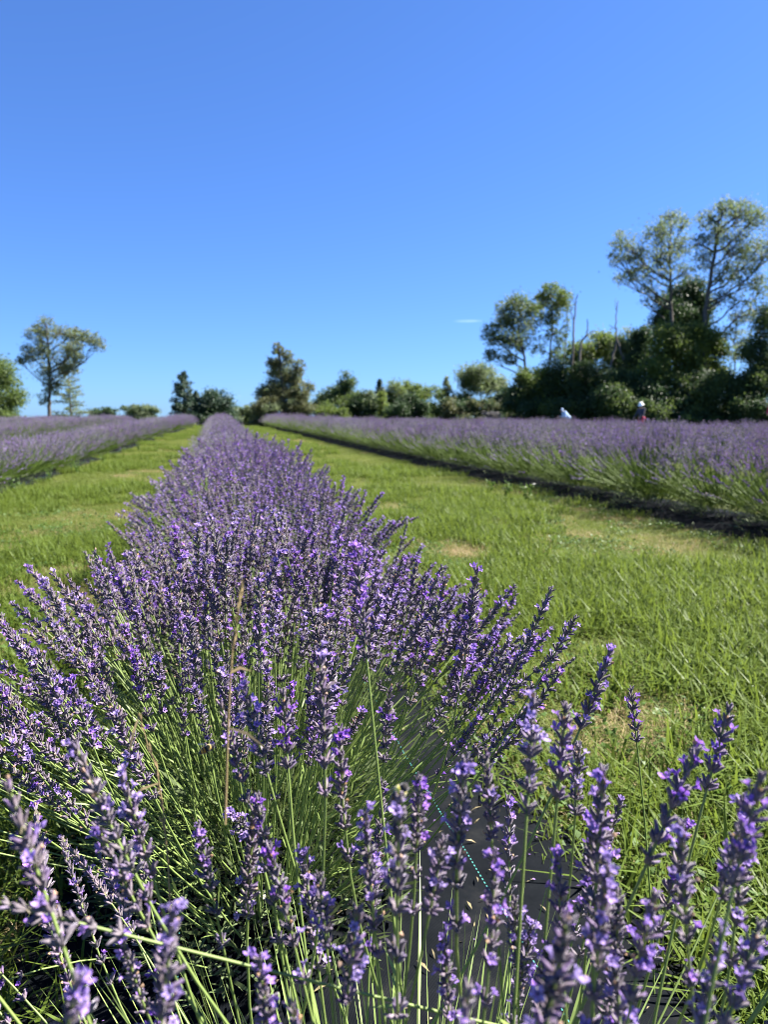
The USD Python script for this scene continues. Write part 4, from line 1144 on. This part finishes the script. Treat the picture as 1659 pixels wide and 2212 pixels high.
def seed_grass(label, pts, dep, seed, head=0.45, side=()):
    """A dried grass stem with a head of husks; pts run from the tip down."""
    rng = np.random.default_rng(700 + seed)
    P = np.array([at(x, y, dep) for x, y in pts])[::-1]
    low = P[0] + (P[0] - P[1]) * 1.2
    low[2] = max(low[2], 0.05)
    P = np.vstack([low, P])
    root = xform(numbered('dry_grass'), place(P[0]))
    say(root, label, 'grass stem')
    rp = root.GetPath()
    c = P - P[0]
    obj('stem', tube(c, np.linspace(0.0009, 0.0004, len(c)), 5), 'straw', rp, smooth=True)
    hs = MB()
    m = 34
    s = 1 - head * rng.uniform(0, 1, m) ** 0.9
    p, d = curve_at(c, s)
    dd = unit(d + rng.normal(0, 0.16, (m, 3)))
    tv = np.array([(0, 0, 0), (0.12, 0, 0.35), (-0.06, 0.1, 0.35), (-0.06, -0.1, 0.35), (0, 0, 1.0)])
    tf = np.array([(0, 2, 1), (0, 3, 2), (0, 1, 3), (1, 2, 4), (2, 3, 4), (3, 1, 4)])
    hs.scatter(tv, tf, frames(dd, rng.uniform(0, 6.28, m)) * rng.uniform(0.006, 0.012, m)[:, None, None], p)
    obj('seed_head', hs.mesh(), 'straw', rp)
    for k, (a, b) in enumerate(side):
        A, B = at(*a, dep) - P[0], at(*b, dep * 0.98) - P[0]
        w = unit(np.cross(B - A, FWD)) * 0.0012
        mid = (A + B) / 2 + [0, 0, 0.004]
        obj('leaf', (np.array([A - w * .5, A + w * .5, mid - w, mid + w, B, A - w * .5 - FWD * .0004, A + w * .5 - FWD * .0004]), np.array([(0, 1, 3), (0, 3, 2), (2, 3, 4)])), 'straw', rp)


seed_grass('bent straw-coloured grass stem with a dry seed head in front of the focused plant', [(300, 1540), (318, 1605), (337, 1655), (350, 1728), (357, 1800), (363, 1860), (366, 1930)], 0.62, 1, 0.55, [((345, 1690), (270, 1735)), ((300, 1545), (276, 1640))])
seed_grass('upright blurred brown grass stem crossing the focused spikes', [(520, 1268), (512, 1340), (503, 1400), (498, 1460), (493, 1560), (490, 1660)], 0.52, 2, 0.42, [((492, 1456), (546, 1450)), ((488, 1570), (580, 1620))])


def leaf_chip(px, py, size, label, seed):
    rng = np.random.default_rng(seed)
    g = ground_at(px, py)
    g[2] = float(terrain(g[0], g[1])) + 0.075
    m = trimesh.creation.icosphere(2, 1.0)
    v = np.array(m.vertices) * np.array([1.0, 0.45, 0.22]) * size
    v += 0.12 * size * np.sin(v[:, [1, 2, 0]] * 2.7 / size + seed)
    a = 0.5
    v = v @ np.array([[math.cos(a), math.sin(a), 0], [-math.sin(a), math.cos(a), 0], [0, 0, 1]])
    pr = obj('stone', (v + g, np.array(m.faces)), 'stone', smooth=True)
    say(pr, label, 'stone')


leaf_chip(548, 2015, 0.035, 'flat pale stone lying on the black fabric between the two nearest plants', 3)

def litter():
    """Fallen petals, husks and dry leaf bits lying on the fabric of the middle row."""
    rng = np.random.default_rng(77)
    n = 900
    y = 0.6 + 3.4 * rng.uniform(0, 1, n) ** 1.3
    u = rng.uniform(-0.97, 0.97, n)
    x = row_x('c', y) + u * FABRIC_HALF
    z = terrain(x, y) + 0.022 + 0.055 * (1 - u * u)
    mb = MB()
    d = unit(rng.normal(0, 0.35, (n, 3)) + [0, 0, 1.0])
    kind = rng.integers(0, 3, n)
    size = np.where(kind == 2, rng.uniform(0.012, 0.035, n), rng.uniform(0.004, 0.009, n))
    col = np.array([(0.30, 0.20, 0.45), (0.28, 0.22, 0.15), (0.34, 0.28, 0.17)])[kind] * rng.uniform(0.6, 1.3, (n, 1))
    R = frames(d, rng.uniform(0, 6.28, n)) * size[:, None, None]
    R[:, :, 0] *= np.where(kind == 2, 0.3, 1.2)[:, None]
    mb.scatter(LEAF_V, LEAF_F, R, np.stack([x, y, z], 1), col)
    say(obj('fallen_litter', mb.mesh(), 'far_lavender', tint=mb.tint()), 'scattered fallen petals and dry bits on the black fabric', 'litter', kind='stuff')


litter()

# ------------------------------------------------------------------ bumblebees
tint_mat('bee_fur', 0.05, 0.0, 0.9, 0.5)


def bee(px, py, dep, size, heading, label, bands):
    hull = lambda a, ra, b, rb: manifold3d.Manifold.batch_hull([manifold3d.Manifold.sphere(ra, 20).translate(a), manifold3d.Manifold.sphere(rb, 20).translate(b)])
    body = hull((0.30, 0, 0), .17, (0.32, 0, 0), .16) + hull((0.05, 0, 0.02), .25, (0.10, 0, 0.02), .24) + hull((-0.22, 0, 0), .25, (-0.52, 0, -0.06), .13)
    body = body.refine_to_length(0.05)
    me = body.to_mesh()
    v, f = np.array(me.vert_properties[:, :3]), np.array(me.tri_verts)
    m = trimesh.Trimesh(v, f); trimesh.smoothing.filter_taubin(m, iterations=6)
    v, f = np.array(m.vertices), np.array(m.faces)
    tint = np.tile((0.016, 0.014, 0.013), (len(v), 1))
    for lo, hi, col in bands:
        tint[(v[:, 0] > lo) & (v[:, 0] < hi)] = col
    x = unit(np.asarray(heading, float)); z = unit(UP - x * (UP @ x)); y = np.cross(z, x)
    Rm = np.stack([x, y, z], 1)
    root = xform(numbered('bumblebee'), place(at(px, py, dep), Rm, size))
    say(root, label, 'bee')
    rp = root.GetPath()
    obj('body', (v, f), 'bee_fur', rp, smooth=True, tint=tint)
    for sd in (-1, 1):
        w = np.array([(0, 0, 0), (-0.12, .12, .06), (-0.32, .34, .16), (-0.55, .42, .20), (-0.62, .28, .18), (-0.4, .1, .10)]) * [1, sd, 1] + [0.06, 0.12 * sd, 0.22]
        obj('wing', (w, np.array([(0, 1, 2), (0, 2, 3), (0, 3, 4), (0, 4, 5)])), 'bee_wing', rp)
        for k, bx in enumerate((0.2, 0.05, -0.1)):
            c = np.array([(bx, .18 * sd, -.12), (bx + .05 - .05 * k, .34 * sd, -.16), (bx - .06 * k, .40 * sd, -.34)])
            obj('leg', tube(c, [.03, .025, .015], 5), 'bee_black', rp)
        obj('antenna', tube(np.array([(.44, .06 * sd, .06), (.54, .12 * sd, .12), (.64, .14 * sd, .06)]), .012, 4), 'bee_black', rp)


bee(864, 1712, 0.455, 0.017, RIGHT * 0.5 + UP * 0.75 - FWD * .2, 'bumblebee with a yellow collar and rusty tail on a blurred violet spike', [(0.0, 0.24, (0.5, 0.45, 0.13)), (-0.45, -0.2, (0.10, 0.05, 0.02)), (-0.9, -0.48, (0.45, 0.12, 0.02))])
bee(449, 1616, 0.66, 0.014, RIGHT * 0.8 + UP * 0.3 + FWD * .3, 'small amber-striped bee clinging to a spike near the dry grass stems', [(0.0, 0.24, (0.28, 0.2, 0.08)), (-0.30, -0.2, (0.40, 0.20, 0.05)), (-0.48, -0.38, (0.40, 0.20, 0.05))])

# ------------------------------------------------------------------ people among the far rows
def person(px, dep, label, top, legs, hat=None, hood=False, lean=0.0, reach=0.6, face=(-1, 0), H=1.66, seed=0):
    """Standing or bending figure. Local axes: y is where the person faces, z up."""
    Mf = manifold3d.Manifold
    s = H / 1.66
    L = lambda y, z: np.array([0, y, z])
    def bend(p, z0=0.92):
        p = np.asarray(p, float)
        if p[2] <= z0:
            return p
        dy, dz = p[1], p[2] - z0
        return np.array([p[0], dy * math.cos(lean) + dz * math.sin(lean), z0 + dz * math.cos(lean) - dy * math.sin(lean)])
    J = {'pel': (0, 0, .93), 'wst': (0, .01, 1.08), 'che': (0, .01, 1.28), 'nek': (0, .0, 1.42), 'hed': (0, .03, 1.55)}
    J = {k: bend(v) for k, v in J.items()}
    for sd, nm in ((-1, 'l'), (1, 'r')):
        J['sho' + nm] = bend((.17 * sd, 0, 1.36)); J['elb' + nm] = bend((.22 * sd, .08 + .1 * reach, 1.36 - .27 + .06 * reach)); J['wri' + nm] = J['elb' + nm] + np.array([-.03 * sd, .12 + .12 * reach, -.20 + .22 * reach])
        J['hip' + nm] = np.array((.09 * sd, 0, .90)); J['kne' + nm] = np.array((.10 * sd, .03, .49)); J['ank' + nm] = np.array((.10 * sd, -.02, .08)); J['toe' + nm] = np.array((.12 * sd, .15, .035))
    ball = lambda p, r: Mf.sphere(r, 16).translate([float(c) * s for c in p])
    bone = lambda a, b, ra, rb: Mf.batch_hull([ball(a, ra * s), ball(b, rb * s)])
    def chain(g):
        b = Mf()
        for a_, b_, ra, rb in (('pel', 'wst', .125, .115), ('wst', 'che', .115, .13), ('che', 'nek', .12, .055), ('nek', 'hed', .05, .06)):
            b += bone(J[a_], J[b_], ra + g, rb + g)
        b += bone(J['shol'], J['shor'], .06 + g, .06 + g)
        b += bone(J['hipl'], J['hipr'], .095 + g, .095 + g)
        return b
    def arms(g, low=True):
        b = Mf()
        for nm in 'lr':
            b += bone(J['sho' + nm], J['elb' + nm], .05 + g, .04 + g)
            if low:
                b += bone(J['elb' + nm], J['wri' + nm], .038 + g, .026 + g)
        return b
    def lgs(g):
        b = Mf()
        for nm in 'lr':
            b += bone(J['hip' + nm], J['kne' + nm], .085 + g, .055 + g) + bone(J['kne' + nm], J['ank' + nm], .055 + g, .038 + g)
        return b
    head = Mf.sphere(1, 24).scale([.075 * s, .092 * s, .115 * s]).translate([float(c) * s for c in J['hed']])
    fy = bend((0, .13, 1.55)) - bend((0, .03, 1.55)); fy = fy / np.linalg.norm(fy)
    nose = bone(J['hed'] + fy * .085 + [0, 0, .01], J['hed'] + fy * .10 - [0, 0, .02], .009, .014)
    ears = ball(J['hed'] + [.076, 0, 0], .02 * s) + ball(J['hed'] - [.076, 0, 0], .02 * s)
    body = chain(0) + arms(0) + lgs(0) + head + nose + ears
    for nm, sd in (('l', -1), ('r', 1)):
        w = J['wri' + nm]
        d = unit(w - J['elb' + nm])
        k = w + d * .075
        body += bone(w, k, .026, .03)
        sx = np.array([1.0, 0, 0])
        for q, ln in ((-1.5, .06), (-.5, .075), (.5, .072), (1.5, .055)):
            a0 = k + sx * q * .017; a1 = a0 + d * ln * .55 - [0, 0, .012]; a2 = a1 + d * ln * .4 - [0, 0, .03]
            body += bone(a0, a1, .0095, .009) + bone(a1, a2, .009, .008)
        t0 = w + d * .03 - sx * sd * .025
        body += bone(t0, t0 - sx * sd * .03 + d * .03, .011, .01)
        body += bone(J['ank' + nm], J['toe' + nm], .04, .032)
    def arr(mf, ln=0.03, it=6):
        me = mf.refine_to_length(ln).to_mesh()
        m = trimesh.Trimesh(np.array(me.vert_properties[:, :3]), np.array(me.tri_verts))
        trimesh.smoothing.filter_taubin(m, iterations=it)
        return np.array(m.vertices), np.array(m.faces)
    p = at(px, 905, dep)
    z = float(terrain(p[0], p[1]))
    fwd = RIGHT * face[0] + np.array([FWD[0], FWD[1], 0]) * face[1]; fwd = unit(fwd * [1, 1, 0])
    Rm = np.stack([np.cross(fwd, [0, 0, 1.0]), fwd, [0, 0, 1.0]], 1)
    root = xform(numbered('person'), place((p[0], p[1], z), Rm))
    say(root, label, 'person')
    rp = root.GetPath()
    obj('body', arr(body), 'skin', rp, smooth=True)
    cut = Mf.cube([3, 3, 3], True)
    shirt = bone(J['pel'] - [0, 0, .04], J['wst'], .15, .135) + bone(J['wst'], J['che'], .135, .147) + bone(J['che'], J['nek'] - [0, 0, .05], .14, .075) + bone(J['shol'], J['shor'], .077, .077) + arms(.016, True)
    obj('shirt', arr(shirt), top, rp, smooth=True)
    obj('trousers', arr(lgs(.016) + bone(J['hipl'], J['hipr'], .118, .118)), legs, rp, smooth=True)
    up = unit(J['hed'] - J['nek'])
    hc = J['hed'] * s
    hair = (Mf.sphere(1, 24).scale([.084 * s, .10 * s, .122 * s]).translate([0, -.012, .012]) - Mf.cube([.5, .3, .5], True).translate([0, .185, -.03]))
    obj('hood' if hood else 'hair', arr(hair.translate([float(c) for c in hc]), .03, 2), top if hood else 'dark_hair', rp, smooth=True)
    for sd in (-1, 1):
        obj('eye', trimesh.creation.icosphere(1, .011 * s).apply_translation(hc + fy * .084 + np.array([.03 * sd, 0, .012])), 'bee_black', rp, smooth=True)
    if hat:
        prof = np.array([(0.0, .15), (.05, .148), (.085, .13), (.098, .06), (.11, .03), (.155, .005), (.162, -.012), (.155, -.006), (.105, .018), (.0, .02)]) * s
        hm = trimesh.creation.revolve(prof, sections=28)
        v = np.array(hm.vertices); v[:, 2] += .012 * np.sin(3 * np.arctan2(v[:, 1], v[:, 0])) * (np.hypot(v[:, 0], v[:, 1]) > .12)
        v = v @ frames(up[None])[0].T + hc + up * .035
        obj('sun_hat', (v, np.array(hm.faces)), hat, rp, smooth=True)


person(1228, 40, 'person in pale blue hooded top bending to the left over the far lavender', 'pale_blue_cloth', 'pale_blue_cloth', hood=True, lean=0.78, reach=1.0, face=(-1, -0.15), H=1.52)
person(1386, 33, 'person wearing a white sun hat and dark top in front of the dark wood', 'dark_cloth', 'red_cloth', hat='white_cloth', lean=0.08, reach=0.4, face=(-0.9, -0.5), H=1.52)
person(1672, 29, 'person in a red top mostly hidden by the edge of the picture', 'red_cloth', 'dark_cloth', lean=0.25, reach=0.8, face=(-0.6, -0.8), H=1.62)
